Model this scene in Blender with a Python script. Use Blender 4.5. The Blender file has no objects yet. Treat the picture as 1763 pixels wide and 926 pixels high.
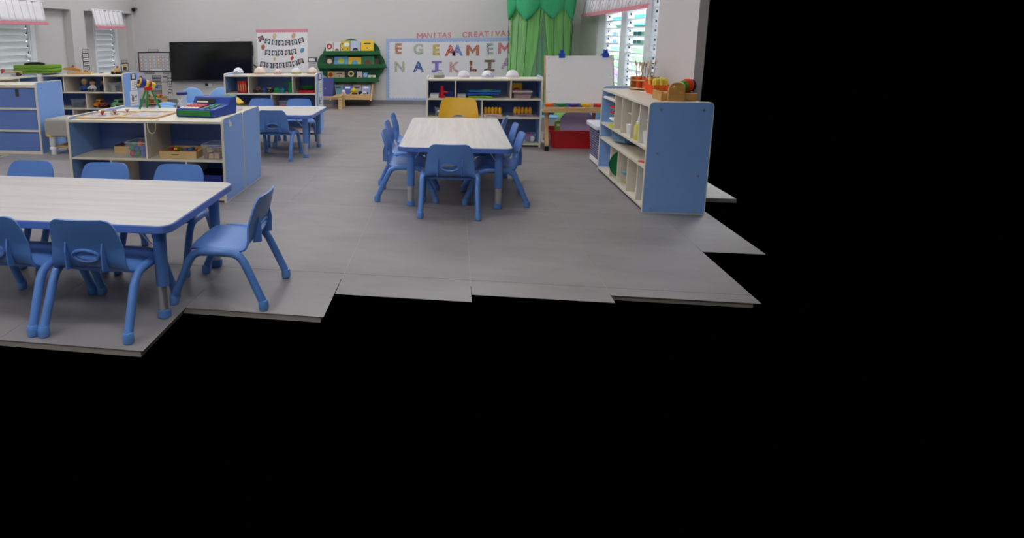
import bpy, math, random
from mathutils import Matrix, Vector
R = math.radians
PI = math.pi
random.seed(7)
scene = bpy.context.scene
COL = scene.collection

# ------------------------------------------------------------------ camera
# full frame 1763 x 926; focal length 1050 px; the optical axis meets the frame at (600, 253)
yaw, pitch, roll = 0.17091, 0.17952, -0.01235
cy, sy, cp, sp, cr, sr = math.cos(yaw), math.sin(yaw), math.cos(pitch), math.sin(pitch), math.cos(roll), math.sin(roll)
Rz = Matrix(((cy, sy, 0), (-sy, cy, 0), (0, 0, 1)))
base = Matrix(((1, 0, 0), (0, 0, -1), (0, 1, 0)))
Rx = Matrix(((1, 0, 0), (0, cp, -sp), (0, sp, cp)))
Rr = Matrix(((cr, -sr, 0), (sr, cr, 0), (0, 0, 1)))
RM = Rr @ Rx @ base @ Rz
cam_d = bpy.data.cameras.new('camera')
cam = bpy.data.objects.new('camera', cam_d)
COL.objects.link(cam)
cm = Matrix((RM[0], -RM[1], -RM[2])).transposed().to_4x4()
cm.translation = (0, 0, 1.17)
cam.matrix_world = cm
cam_d.sensor_fit = 'HORIZONTAL'
cam_d.sensor_width = 36
cam_d.lens = 1050 * 36 / 1763
cam_d.shift_x = (881.5 - 600) / 1763
cam_d.shift_y = -(463 - 253) / 1763
cam_d.clip_start = 0.02
scene.camera = cam

# ------------------------------------------------------------------ world, sun, exposure
world = bpy.data.worlds.new('world')
scene.world = world
world.use_nodes = True
world.node_tree.nodes['Background'].inputs[0].default_value = (0, 0, 0, 1)
world.node_tree.nodes['Background'].inputs[1].default_value = 0
sun_d = bpy.data.lights.new('sun', 'SUN')
sun_d.energy = 20
sun_d.angle = R(1)
sun_d.color = (1, .97, .92)
sun = bpy.data.objects.new('sun', sun_d)
COL.objects.link(sun)
sun.rotation_euler = Vector((.6, .35, -.72)).to_track_quat('-Z', 'Y').to_euler()
sky_d = bpy.data.lights.new('window_daylight', 'AREA')
sky_d.shape = 'RECTANGLE'
sky_d.size, sky_d.size_y = 3.6, 1.6
sky_d.energy = 330
sky_d.spread = R(85)
sky_d.color = (.93, .97, 1)
sky = bpy.data.objects.new('window_daylight', sky_d)     # open sky above the yard, shining down through the right window
COL.objects.link(sky)
sky.location = (3.7, 8.0, 3.3)
sky.rotation_euler = (Vector((1.6, 7.6, 1.0)) - Vector((3.7, 8.0, 3.3))).to_track_quat('-Z', 'X').to_euler()
LAMP_POWER = 9.8
vs = scene.view_settings
vs.view_transform = 'Standard'
vs.look = 'None'
vs.gamma = 1
vs.use_curve_mapping = False
vs.exposure = 0

# ------------------------------------------------------------------ materials
def lin(h):
    h = h.lstrip('#')
    c = [int(h[i:i + 2], 16) / 255 for i in (0, 2, 4)]
    return tuple((v / 12.92 if v <= .04045 else ((v + .055) / 1.055) ** 2.4) for v in c) + (1,)

MATS = {}
def mat(name, hexc, rough=.5, metal=0, vary=.06, scale=30, bump=0, trans=0, alpha=1, emit=0, coat=0, spec=.5):
    if name in MATS:
        return MATS[name]
    m = bpy.data.materials.new(name)
    m.use_nodes = True
    nt = m.node_tree
    b = nt.nodes['Principled BSDF']
    c = lin(hexc)
    b.inputs['Base Color'].default_value = c
    b.inputs['Roughness'].default_value = rough
    b.inputs['Metallic'].default_value = metal
    b.inputs['Transmission Weight'].default_value = trans
    b.inputs['Alpha'].default_value = alpha
    b.inputs['Coat Weight'].default_value = coat
    b.inputs['Specular IOR Level'].default_value = spec
    if emit:
        b.inputs['Emission Color'].default_value = c
        b.inputs['Emission Strength'].default_value = emit
    if vary or bump:
        tc = nt.nodes.new('ShaderNodeTexCoord')
        nz = nt.nodes.new('ShaderNodeTexNoise')
        nz.inputs['Scale'].default_value = scale
        nz.inputs['Detail'].default_value = 3
        nt.links.new(tc.outputs['Object'], nz.inputs['Vector'])
        if vary:
            hs = nt.nodes.new('ShaderNodeMix')
            hs.data_type = 'RGBA'
            hs.inputs[6].default_value = tuple(v * (1 - vary) for v in c[:3]) + (1,)
            hs.inputs[7].default_value = tuple(min(1, v * (1 + vary)) for v in c[:3]) + (1,)
            nt.links.new(nz.outputs['Fac'], hs.inputs[0])
            nt.links.new(hs.outputs[2], b.inputs['Base Color'])
        if bump:
            bp = nt.nodes.new('ShaderNodeBump')
            bp.inputs['Strength'].default_value = bump
            bp.inputs['Distance'].default_value = .01
            nt.links.new(nz.outputs['Fac'], bp.inputs['Height'])
            nt.links.new(bp.outputs['Normal'], b.inputs['Normal'])
    MATS[name] = m
    return m

def grain_mat(name, c1, c2, scale=(1.5, 40, 40), rough=.45, c3=None):
    """streaky wood grain along the local X axis"""
    if name in MATS:
        return MATS[name]
    m = bpy.data.materials.new(name)
    m.use_nodes = True
    nt = m.node_tree
    b = nt.nodes['Principled BSDF']
    b.inputs['Roughness'].default_value = rough
    tc = nt.nodes.new('ShaderNodeTexCoord')
    mp = nt.nodes.new('ShaderNodeMapping')
    mp.inputs['Scale'].default_value = scale
    nz = nt.nodes.new('ShaderNodeTexNoise')
    nz.inputs['Scale'].default_value = 1
    nz.inputs['Detail'].default_value = 4
    nz.inputs['Roughness'].default_value = .6
    rp = nt.nodes.new('ShaderNodeValToRGB')
    rp.color_ramp.elements[0].position = .3
    rp.color_ramp.elements[0].color = lin(c1)
    rp.color_ramp.elements[1].position = .7
    rp.color_ramp.elements[1].color = lin(c2)
    nt.links.new(tc.outputs['Object'], mp.inputs['Vector'])
    nt.links.new(mp.outputs['Vector'], nz.inputs['Vector'])
    nt.links.new(nz.outputs['Fac'], rp.inputs['Fac'])
    nt.links.new(rp.outputs['Color'], b.inputs['Base Color'])
    MATS[name] = m
    return m

def spots_mat(name, base_c, cols, scale=45, size=.42):
    """paper with round stickers in several colours (flat print)"""
    if name in MATS:
        return MATS[name]
    m = bpy.data.materials.new(name)
    m.use_nodes = True
    nt = m.node_tree
    b = nt.nodes['Principled BSDF']
    b.inputs['Roughness'].default_value = .7
    tc = nt.nodes.new('ShaderNodeTexCoord')
    vo = nt.nodes.new('ShaderNodeTexVoronoi')
    vo.inputs['Scale'].default_value = scale
    vo.inputs['Randomness'].default_value = .6
    nt.links.new(tc.outputs['Object'], vo.inputs['Vector'])
    rp = nt.nodes.new('ShaderNodeValToRGB')
    rp.color_ramp.interpolation = 'CONSTANT'
    els = rp.color_ramp.elements
    els[0].color = lin(cols[0])
    els[1].position = 1 / len(cols)
    els[1].color = lin(cols[1])
    for i in range(2, len(cols)):
        e = els.new(i / len(cols))
        e.color = lin(cols[i])
    sep = nt.nodes.new('ShaderNodeSeparateColor')
    nt.links.new(vo.outputs['Color'], sep.inputs[0])
    nt.links.new(sep.outputs[0], rp.inputs['Fac'])
    lt = nt.nodes.new('ShaderNodeMath')
    lt.operation = 'LESS_THAN'
    lt.inputs[1].default_value = size
    nt.links.new(vo.outputs['Distance'], lt.inputs[0])
    mx = nt.nodes.new('ShaderNodeMix')
    mx.data_type = 'RGBA'
    mx.inputs[6].default_value = lin(base_c)
    nt.links.new(lt.outputs[0], mx.inputs[0])
    nt.links.new(rp.outputs['Color'], mx.inputs[7])
    nt.links.new(mx.outputs[2], b.inputs['Base Color'])
    MATS[name] = m
    return m

def sheer_mat(name, hexc, opac=.6):
    m = bpy.data.materials.new(name)
    m.use_nodes = True
    nt = m.node_tree
    nt.nodes.clear()
    out = nt.nodes.new('ShaderNodeOutputMaterial')
    d = nt.nodes.new('ShaderNodeBsdfDiffuse')
    t = nt.nodes.new('ShaderNodeBsdfTranslucent')
    tr = nt.nodes.new('ShaderNodeBsdfTransparent')
    nz = nt.nodes.new('ShaderNodeTexNoise')
    tc = nt.nodes.new('ShaderNodeTexCoord')
    mp = nt.nodes.new('ShaderNodeMapping')
    mp.inputs['Scale'].default_value = (22, 22, 1.2)
    nt.links.new(tc.outputs['Object'], mp.inputs['Vector'])
    nt.links.new(mp.outputs['Vector'], nz.inputs['Vector'])
    nz.inputs['Scale'].default_value = 1
    mr = nt.nodes.new('ShaderNodeMapRange')
    mr.inputs[3].default_value = max(0, opac - .25)
    mr.inputs[4].default_value = min(1, opac + .25)
    nt.links.new(nz.outputs['Fac'], mr.inputs[0])
    d.inputs[0].default_value = lin(hexc)
    t.inputs[0].default_value = lin(hexc)
    a = nt.nodes.new('ShaderNodeMixShader')
    a.inputs[0].default_value = .45
    nt.links.new(d.outputs[0], a.inputs[1])
    nt.links.new(t.outputs[0], a.inputs[2])
    b = nt.nodes.new('ShaderNodeMixShader')
    nt.links.new(mr.outputs[0], b.inputs[0])
    nt.links.new(tr.outputs[0], b.inputs[1])
    nt.links.new(a.outputs[0], b.inputs[2])
    nt.links.new(b.outputs[0], out.inputs[0])
    MATS[name] = m
    return m

def tile_mat():
    m = bpy.data.materials.new('floor_tile')
    m.use_nodes = True
    nt = m.node_tree
    b = nt.nodes['Principled BSDF']
    b.inputs['Roughness'].default_value = .42
    b.inputs['Specular IOR Level'].default_value = .4
    ge = nt.nodes.new('ShaderNodeNewGeometry')
    nz = nt.nodes.new('ShaderNodeTexNoise')
    nz.inputs['Scale'].default_value = 1.6
    nz.inputs['Detail'].default_value = 7
    nz.inputs['Roughness'].default_value = .62
    mp = nt.nodes.new('ShaderNodeMapping')
    mp.inputs['Rotation'].default_value = (0, 0, .6)
    mp.inputs['Scale'].default_value = (1, 2.6, 1)
    nt.links.new(ge.outputs['Position'], mp.inputs['Vector'])
    nt.links.new(mp.outputs['Vector'], nz.inputs['Vector'])
    rp = nt.nodes.new('ShaderNodeValToRGB')
    rp.color_ramp.elements[0].position = .3
    rp.color_ramp.elements[0].color = lin('#8b8685')
    rp.color_ramp.elements[1].position = .75
    rp.color_ramp.elements[1].color = lin('#9e9997')
    nt.links.new(nz.outputs['Fac'], rp.inputs['Fac'])
    nt.links.new(rp.outputs['Color'], b.inputs['Base Color'])
    return m

WALL = mat('wall_paint', '#cfccc9', .6, vary=.02, scale=4)
WALLR = mat('wall_paint_warm', '#cfc9c6', .6, vary=.02, scale=4)
CEIL = mat('ceiling_paint', '#e2e0dc', .8, vary=.02)
TILE = tile_mat()
GROUT = mat('grout', '#b2aaa0', .8, vary=.1)
BASEB = mat('baseboard_tile', '#7d7c7e', .5)
BLUE = mat('blue_laminate', '#88b2f0', .38, vary=.03, scale=6)
NAVY = mat('blue_back_laminate', '#6580c4', .45, vary=.03, scale=6)
CREAM = mat('cream_laminate', '#e2dac6', .4, vary=.03, scale=10)
CHAIR = mat('blue_chair_plastic', '#5b88cc', .36, vary=.04, scale=18)
TUBE = mat('blue_tube', '#5c8ad0', .32, vary=.02)
YELLOWP = mat('yellow_chair_plastic', '#e6b42c', .35, vary=.03)
TEDGE = mat('blue_table_edge', '#5a7cc8', .35, vary=.02)
TTOP = grain_mat('pale_wood_laminate', '#c4beb8', '#d6d1cb', (1.6, 26, 26), .38)
CHROME = mat('chrome', '#c8c8ca', .35, .75, vary=.02)
WHITE = mat('white_plastic', '#efefef', .4, vary=.02)
PAPER = mat('white_paper', '#e9e8e6', .7, vary=.03)
PAPERG = mat('grey_paper', '#c9c7c6', .7, vary=.03)
ALU = mat('white_aluminium', '#e8edf0', .35, vary=.02)
BLACK = mat('black_plastic', '#121214', .35, vary=.02)
SCREEN = mat('screen_glass', '#0b0c0d', .12, vary=0)
DARK = mat('dark_grey', '#3a3b40', .5)
WOOD = grain_mat('birch_wood', '#c79f63', '#e0bf86', (3, 30, 30), .5)
WOOD2 = grain_mat('pine_wood', '#c59a64', '#d8b580', (30, 30, 3), .5)
WOODY = grain_mat('oiled_wood', '#b5813d', '#cc9a52', (3, 25, 25), .4)
PINK = mat('pink_trim', '#e08a98', .7)
GREEN = mat('tree_green', '#0d5a2c', .5, vary=.08)
GREEND = mat('tree_green_edge', '#0a4723', .5)
RED = mat('red_plastic', '#c4161c', .35)
ORANGE = mat('orange_plastic', '#ec5a1a', .35)
YELLOW = mat('yellow_plastic', '#ecc51f', .35)
LIME = mat('lime_plastic', '#79b82a', .4)
GREENP = mat('green_plastic', '#0f8a3e', .35)
BLUEP = mat('royal_blue_plastic', '#1f4fbf', .35)
NAVYP = mat('navy_plastic', '#1c2a7c', .4)
PURPLE = mat('purple_plastic', '#6a4fa0', .45)
TEAL = mat('teal_fabric', '#2a7f9c', .8)
LILAC = mat('lilac_foam', '#a79fc4', .7)
GREYP = mat('grey_plastic', '#a9a49d', .5)
BROWN = mat('brown_wood', '#7a4a26', .5)
SKYB = mat('light_blue_fabric', '#86b2e2', .7)
CLEAR = mat('clear_plastic', '#e8eef0', .12, trans=0, alpha=.1, vary=0)
CLEARF = mat('frosted_plastic', '#dfe5e8', .3, alpha=.3, vary=0)
SKIN = mat('toy_skin', '#c98f6a', .5)
TAN = mat('tan_card', '#cdb08a', .6)

# ------------------------------------------------------------------ geometry helpers
class G:
    def __init__(s):
        s.v, s.f, s.m = [], [], []
    def add(s, vs_, fs, m=0):
        o = len(s.v)
        s.v += [tuple(p) for p in vs_]
        s.f += [tuple(o + i for i in f) for f in fs]
        s.m += [m] * len(fs)
        return s
    def box(s, x0, y0, z0, x1, y1, z1, m=0):
        v = [(x0, y0, z0), (x1, y0, z0), (x1, y1, z0), (x0, y1, z0), (x0, y0, z1), (x1, y0, z1), (x1, y1, z1), (x0, y1, z1)]
        return s.add(v, [(0, 3, 2, 1), (4, 5, 6, 7), (0, 1, 5, 4), (1, 2, 6, 5), (2, 3, 7, 6), (3, 0, 4, 7)], m)
    def prism(s, poly, axis, t0, t1, m=0):
        f = {'x': lambda a, b, t: (t, a, b), 'y': lambda a, b, t: (a, t, b), 'z': lambda a, b, t: (a, b, t)}[axis]
        n = len(poly)
        v = [f(a, b, t0) for a, b in poly] + [f(a, b, t1) for a, b in poly]
        fs = [tuple(range(n))[::-1], tuple(range(n, 2 * n))] + [(i, (i + 1) % n, n + (i + 1) % n, n + i) for i in range(n)]
        return s.add(v, fs, m)
    def ring(s, po, pi_, axis, t0, t1, m=0):
        f = {'x': lambda a, b, t: (t, a, b), 'y': lambda a, b, t: (a, t, b), 'z': lambda a, b, t: (a, b, t)}[axis]
        n = len(po)
        v = [f(a, b, t) for t in (t0, t1) for p in (po, pi_) for a, b in p]
        fs = []
        for i in range(n):
            j = (i + 1) % n
            fs += [(i, j, n + j, n + i), (2 * n + i, 3 * n + i, 3 * n + j, 2 * n + j), (i, 2 * n + i, 2 * n + j, j), (n + i, n + j, 3 * n + j, 3 * n + i)]
        return s.add(v, fs, m)
    def tube(s, pts, r, n=10, m=0, cap=True):
        pts = [Vector(p) for p in pts]
        rs = r if isinstance(r, (list, tuple)) else [r] * len(pts)
        v = []
        up = None
        for i, p in enumerate(pts):
            d = (pts[min(i + 1, len(pts) - 1)] - pts[max(i - 1, 0)]).normalized()
            if up is None:
                up = Vector((0, 0, 1)) if abs(d.z) < .9 else Vector((1, 0, 0))
            a = d.cross(up).normalized()
            b = a.cross(d).normalized()
            up = b
            for k in range(n):
                t = 2 * PI * k / n
                v.append(p + a * math.cos(t) * rs[i] + b * math.sin(t) * rs[i])
        fs = []
        for i in range(len(pts) - 1):
            for k in range(n):
                l = (k + 1) % n
                fs.append((i * n + k, (i + 1) * n + k, (i + 1) * n + l, i * n + l))
        if cap:
            fs.append(tuple(range(n)))
            o = (len(pts) - 1) * n
            fs.append(tuple(range(o, o + n))[::-1])
        return s.add(v, fs, m)
    def lathe(s, prof, n=20, c=(0, 0, 0), axis='z', m=0, ang=2 * PI):
        f = {'z': lambda a, b, t: (c[0] + a, c[1] + b, c[2] + t), 'x': lambda a, b, t: (c[0] + t, c[1] + a, c[2] + b), 'y': lambda a, b, t: (c[0] + b, c[1] + t, c[2] + a)}[axis]
        v = []
        for r, z in prof:
            for k in range(n):
                t = ang * k / n
                v.append(f(r * math.cos(t), r * math.sin(t), z))
        fs = []
        for i in range(len(prof) - 1):
            for k in range(n):
                l = (k + 1) % n
                fs.append((i * n + k, i * n + l, (i + 1) * n + l, (i + 1) * n + k))
        fs.append(tuple(range(n))[::-1])
        o = (len(prof) - 1) * n
        fs.append(tuple(range(o, o + n)))
        return s.add(v, fs, m)
    def ball(s, c, r, sc=(1, 1, 1), n=14, k=8, m=0, z0=-1):
        prof = []
        for i in range(k + 1):
            t = math.acos(max(-1, z0)) if z0 > -1 else PI
            a = t * (1 - i / k)
            prof.append((max(1e-4, math.sin(a)) * r, math.cos(a) * r))
        o = len(s.v)
        s.lathe(prof, n, (0, 0, 0), 'z', m)
        for i in range(o, len(s.v)):
            x, y, z = s.v[i]
            s.v[i] = (c[0] + x * sc[0], c[1] + y * sc[1], c[2] + z * sc[2])
        return s
    def xf(s, M_):
        s.v = [tuple(M_ @ Vector(p)) for p in s.v]
        return s

def mesh_of(name, g, mats, smooth=False):
    me = bpy.data.meshes.new(name)
    me.from_pydata(g.v, [], g.f)
    for m in (mats if isinstance(mats, (list, tuple)) else [mats]):
        me.materials.append(m)
    for p, i in zip(me.polygons, g.m):
        p.material_index = i
    import bmesh
    b = bmesh.new()
    b.from_mesh(me)
    bmesh.ops.recalc_face_normals(b, faces=b.faces)
    b.to_mesh(me)
    b.free()
    if smooth:
        me.shade_smooth()
        me.set_sharp_from_angle(angle=R(38))
    return me

def mk(name, g, mats, parent=None, loc=(0, 0, 0), rot=(0, 0, 0), smooth=False, bevel=0, me=None):
    me = me or mesh_of(name, g, mats, smooth)
    o = bpy.data.objects.new(name, me)
    COL.objects.link(o)
    o.parent = parent
    o.location = loc
    o.rotation_euler = rot
    if bevel:
        b = o.modifiers.new('bevel', 'BEVEL')
        b.width = bevel
        b.segments = 2
        b.limit_method = 'ANGLE'
    return o

def tag(o, label, cat, group=None):
    o['label'] = label
    o['category'] = cat
    if group:
        o['group'] = group
    return o

def thing(name, label, cat, loc=(0, 0, 0), rz=0, group=None, rot=None):
    o = bpy.data.objects.new(name, None)
    COL.objects.link(o)
    o.empty_display_size = .05
    o.location = loc
    o.rotation_euler = rot or (0, 0, rz)
    return tag(o, label, cat, group)

def struct(name, g, m, parent=None, **k):
    o = mk(name, g, m, parent, **k)
    if parent is None:
        o['kind'] = 'structure'
    return o

def copy_tree(o, parent=None):
    c = o.copy()
    COL.objects.link(c)
    c.parent = parent
    for ch in [x for x in bpy.data.objects if x.parent == o]:
        copy_tree(ch, c)
    return c

def rrect(x0, y0, x1, y1, r, n=5, corners=(1, 1, 1, 1)):
    """rounded rectangle, counter-clockwise from lower left"""
    out = []
    for i, (cx, cy_, a) in enumerate(((x0, y0, PI), (x1, y0, 1.5 * PI), (x1, y1, 0), (x0, y1, .5 * PI))):
        if not corners[i]:
            out += [(cx, cy_)] * 1
            continue
        ccx = cx + r if cx == x0 else cx - r
        ccy = cy_ + r if cy_ == y0 else cy_ - r
        for k in range(n + 1):
            t = a + .5 * PI * k / n
            out.append((ccx + r * math.cos(t), ccy + r * math.sin(t)))
    return out

def disc(cx, cy_, r, n=16, sx=1, sy_=1):
    return [(cx + r * sx * math.cos(2 * PI * k / n), cy_ + r * sy_ * math.sin(2 * PI * k / n)) for k in range(n)]

def text_mesh(s, size, extrude=.002, bold=0.0):
    cu = bpy.data.curves.new('lettering', 'FONT')
    cu.body = s
    cu.size = size
    cu.extrude = extrude
    cu.offset = bold
    cu.resolution_u = 3
    cu.align_x = 'CENTER'
    cu.align_y = 'CENTER'
    o = bpy.data.objects.new('lettering', cu)
    COL.objects.link(o)
    dg = bpy.context.evaluated_depsgraph_get()
    dg.update()
    me = bpy.data.meshes.new_from_object(o.evaluated_get(dg))
    bpy.data.objects.remove(o)
    return me

TXT = {}
def text(s, size, m, parent, loc, rot=(PI / 2, 0, 0), extrude=.002, name='lettering', bold=0.0):
    key = (s, size, extrude, bold)
    if key not in TXT:
        TXT[key] = text_mesh(s, size, extrude, bold)
    me = TXT[key].copy()
    me.materials.clear()
    me.materials.append(m)
    return mk(name, None, None, parent, loc, rot, me=me)

# ------------------------------------------------------------------ setting
XL, XR, YB, H = -5.74, 2.0, 10.5, 2.9
# floor slab and tiles, as far as the photograph shows the floor or furniture stands on it
TX = [.10 + .6225 * k for k in range(-10, 4)]
def front_edge(x):
    return 1.98 if x < -1.2 else 2.36 if x < -.55 else 2.6 if x < 0 else 2.68 if x < .7 else 2.76 if x < 1.3 else 3.42 if x < 1.6 else 4.6
floor = struct('floor', G().box(XL, 3.5, -.03, 1.66, YB, -.0012).box(1.66, 4.6, -.03, XR, YB, -.0012).box(XL, 1.99, -.03, -1.16, 3.5, -.0012).box(-1.16, 2.37, -.03, -.54, 3.5, -.0012).box(-.54, 2.78, -.03, 1.32, 3.5, -.0012), GROUT)
xs = [XL] + [x for x in TX if XL < x < 1.6] + [1.66, XR]
rows = [2.85 + 1.245 * k for k in range(-1, 8)]
tile_meshes = {}
for i in range(len(xs) - 1):
    x0, x1 = xs[i], xs[i + 1]
    for j in range(len(rows) - 1):
        y0, y1 = max(rows[j], front_edge(x0)), min(rows[j + 1], YB)
        if y1 - y0 < .03:
            continue
        key = (round(x1 - x0, 3), round(y1 - y0, 3))
        if key not in tile_meshes:
            w, d = key
            tile_meshes[key] = mesh_of('tile', G().box(.0016, .0016, -.0011, w - .0016, d - .0016, 0), TILE)
        mk('tile', None, None, floor, (x0, y0, 0), me=tile_meshes[key])

struct('wall_back', G().box(XL - .2, YB, 0, XR + .1, YB + .12, H), WALL)
struct('wall_front', G().box(XL - .2, -2.2, 0, XR + .1, -2.1, H), WALL)
struct('baseboard_back', G().box(XL, YB - .012, 0, XR, YB, .075), BASEB)
struct('ceiling', G().box(XL - .3, -2.1, H, XR + .1, YB + .12, H + .1), CEIL)
# left wall: recessed bays with louvre windows between piers, a beam above
XA = -5.86
wl = G()
wl.box(XA - .1, -2.1, 0, XA, 6.3, H).box(XA - .1, 6.3, 0, XA, 7.92, .55).box(XA - .1, 6.3, 1.62, XA, 7.92, H)
wl.box(XA - .1, 7.92, 0, XA, 9.38, H).box(XA - .1, 9.38, 0, XA, 10.1, .55).box(XA - .1, 9.38, 1.62, XA, 10.1, H).box(XA - .1, 10.1, 0, XA, YB, H)
wl.box(XA, 8.62, 0, XL, 8.97, H)
wl.box(XA, -2.1, 1.62, XL, 8.62, H).box(XA, 8.97, 1.615, XL, YB, H).box(XA, 10.42, 0, XL, YB, 1.62)
wl.box(XA, -2.1, 0, XL, 5.6, H)
struct('wall_left', wl, WALL)
struct('baseboard_left', G().box(XA, 5.6, 0, XA + .012, 8.62, .075).box(XL, 8.62, 0, XL + .012, 8.97, .075), BASEB)
# right wall: window bay and the pier beside the shelf
wr = G()
wr.box(XR, 5.4, 0, XR + .12, 9.3, .42).box(XR, 5.4, 1.75, XR + .12, 9.3, H).box(XR, 9.3, 0, XR + .12, YB, H).box(XR, 5.4, .42, XR + .12, 5.9, 1.75)
wr.box(1.66, 4.64, 0, 1.72, 5.4, H).box(1.66, 5.4, 0, XR + .12, 5.5, H)
struct('wall_right', wr, WALLR)
struct('baseboard_right', G().box(XR - .012, 5.5, 0, XR, YB - .012, .075), BASEB)

def louvre_window(name, y0, y1, x, z0, z1, tilt, blade_h, step, side, bays):
    """jalousie window lying in the plane X = x; bays = list of (ya, yb)"""
    w = thing(name, 'x', 'x', (x, 0, 0))
    del w['label'], w['category']
    w['kind'] = 'structure'
    fr = G()
    fr.box(-.03, y0, z0, .03, y1, z0 + .05).box(-.03, y0, z1 - .05, .03, y1, z1)
    mk('window_frame', fr, ALU, w)
    edges = [y0] + [v for b in bays for v in b] + [y1]
    for k in range(0, len(edges), 2):
        mk('mullion', G().box(-.035, edges[k], z0, .035, edges[k + 1], z1).box(-.045, edges[k] + .02, z0, .045, edges[k] + .035, z1), ALU, w)
    n = int((z1 - z0 - .1) / step)
    for (ya, yb) in bays:
        me = mesh_of('louvre_blade', G().box(-.006, ya + .012, -blade_h / 2, .006, yb - .012, blade_h / 2).box(-.009, ya + .012, -blade_h / 2, .009, yb - .012, -blade_h / 2 + .012), ALU)
        for q in range(n):
            z = z0 + .07 + step * (q + .5)
            mk('louvre_blade', None, None, w, (0, 0, z), (0, tilt, 0), me=me)
        clips = G()
        for q in range(n):
            z = z0 + .07 + step * (q + .5)
            clips.box(-.007, yb - .012, z - .03, .007, yb - .003, z + .03)
        mk('blade_clips_shade', clips, DARK, w)  # clips coloured dark to carry their shadow along the far jamb
        mk('window_crank', G().lathe([(.03, -.02), (.035, 0), (.02, .02)], 12, (.05 * side, yb - .07, .95), 'x').box(-.01 + .03 * side, yb - .08, .93, .01 + .03 * side, yb - .06, .98), WHITE, w, smooth=True)
    return w
louvre_window('window_1', 6.3, 7.92, XA - .03, .55, 1.62, R(26), .104, .088, 1, [(6.36, 7.79)])
louvre_window('window_2', 9.38, 10.1, XA - .03, .55, 1.62, R(26), .104, .088, 1, [(9.42, 9.98)])
louvre_window('window_3', 5.9, 9.3, XR + .05, .42, 1.75, R(-62), .085, .096, -1, [(5.98, 6.86), (7.1, 7.8), (8.08, 8.82)])

# valances: striped cloth with a pink scalloped hem
def valance(label, x, y0, y1, z0, z1, side, stripes):
    t = thing('window_valance', label, 'valance', (x, y0, z0))
    W = y1 - y0
    n = 40
    def sx(u, v):
        return (.05 * (1 - v) + .012 * math.sin(u * 42)) * side
    vv, ff = [], []
    for i in range(n + 1):
        for j in range(5):
            u, v = i / n, j / 4
            vv.append((sx(u, v), W * u, .03 + (z1 - z0 - .03) * v))
    for i in range(n):
        for j in range(4):
            a = i * 5 + j
            ff.append((a, a + 5, a + 6, a + 1))
    c = mk('cloth', G().add(vv, ff), mat('valance_cloth', '#eceaec', .8, vary=.02), t, smooth=True)
    md = c.modifiers.new('thick', 'SOLIDIFY')
    md.thickness = .004
    g = G()
    for k in range(stripes):
        u = (k + .4) / stripes
        g.tube([(sx(u, v) + .004 * side, W * u, .035 + (z1 - z0 - .04) * v) for v in (0, .25, .5, .75, 1)], .0022, 4)
    mk('pinstripes', g, mat('stripe_thread', '#b4b2bc', .7), t)
    h = G()
    m = int(W / .03)
    poly = [(0, .04)]
    for k in range(m):
        a = W * k / m
        poly += [(a, .004), (a + W / m * .5, -.0012), (a + W / m * .98, .004)]
    poly += [(W, .04)]
    h.prism([(a, b) for a, b in poly], 'x', .056 * side, .064 * side)
    mk('hem', h, PINK, t)
    for q in (.05, W - .05):
        mk('bracket', G().box(min(0, -side * .1), q - .008, z1 - z0 - .008, max(0, -side * .1), q + .008, z1 - z0 + .008), ALU, t)
    mk('curtain_rod', G().tube([(0, -.03, z1 - z0), (0, W + .03, z1 - z0)], .01, 8), ALU, t, smooth=True)
    return t
valance('wide pinstriped white valance with pink hem at the left edge of the picture', -5.66, 6.4, 7.88, 1.375, 1.70, 1, 11)
valance('narrow pinstriped white valance with pink hem near the screen corner', -5.66, 9.06, 9.96, 1.34, 1.64, 1, 7)
valance('long white valance with pink scalloped hem over the open bright window', 1.9, 6.42, 9.62, 1.405, 1.74, -1, 30)

# ceiling lamps
def ceiling_lamp(x, y, label):
    t = thing('ceiling_lamp', label, 'ceiling lamp', (x, y, H), 0, 'ceiling panel lamps')
    mk('housing', G().ring(rrect(-.62, -.32, .62, .32, .01, 1), rrect(-.58, -.28, .58, .28, .01, 1), 'z', -.05, -.001), WHITE, t)
    mk('diffuser', G().box(-.58, -.28, -.04, .58, .28, -.02), mat('lamp_diffuser', '#fbfbff', .5, emit=LAMP_POWER, vary=0), t)
for i, y in enumerate((-.5, 1.4, 4.6, 7.0, 9.2)):  # first two rows are added out of view, as fill for camera-facing sides
    for j, x in enumerate((-4.4, -2.2, 0)):
        ceiling_lamp(x, y, 'white rectangular ceiling lamp, %s row from the screen wall, %s' % (('fifth', 'fourth', 'third', 'second', 'first')[i], ('on the left', 'in the middle', 'on the right')[j]))

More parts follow.
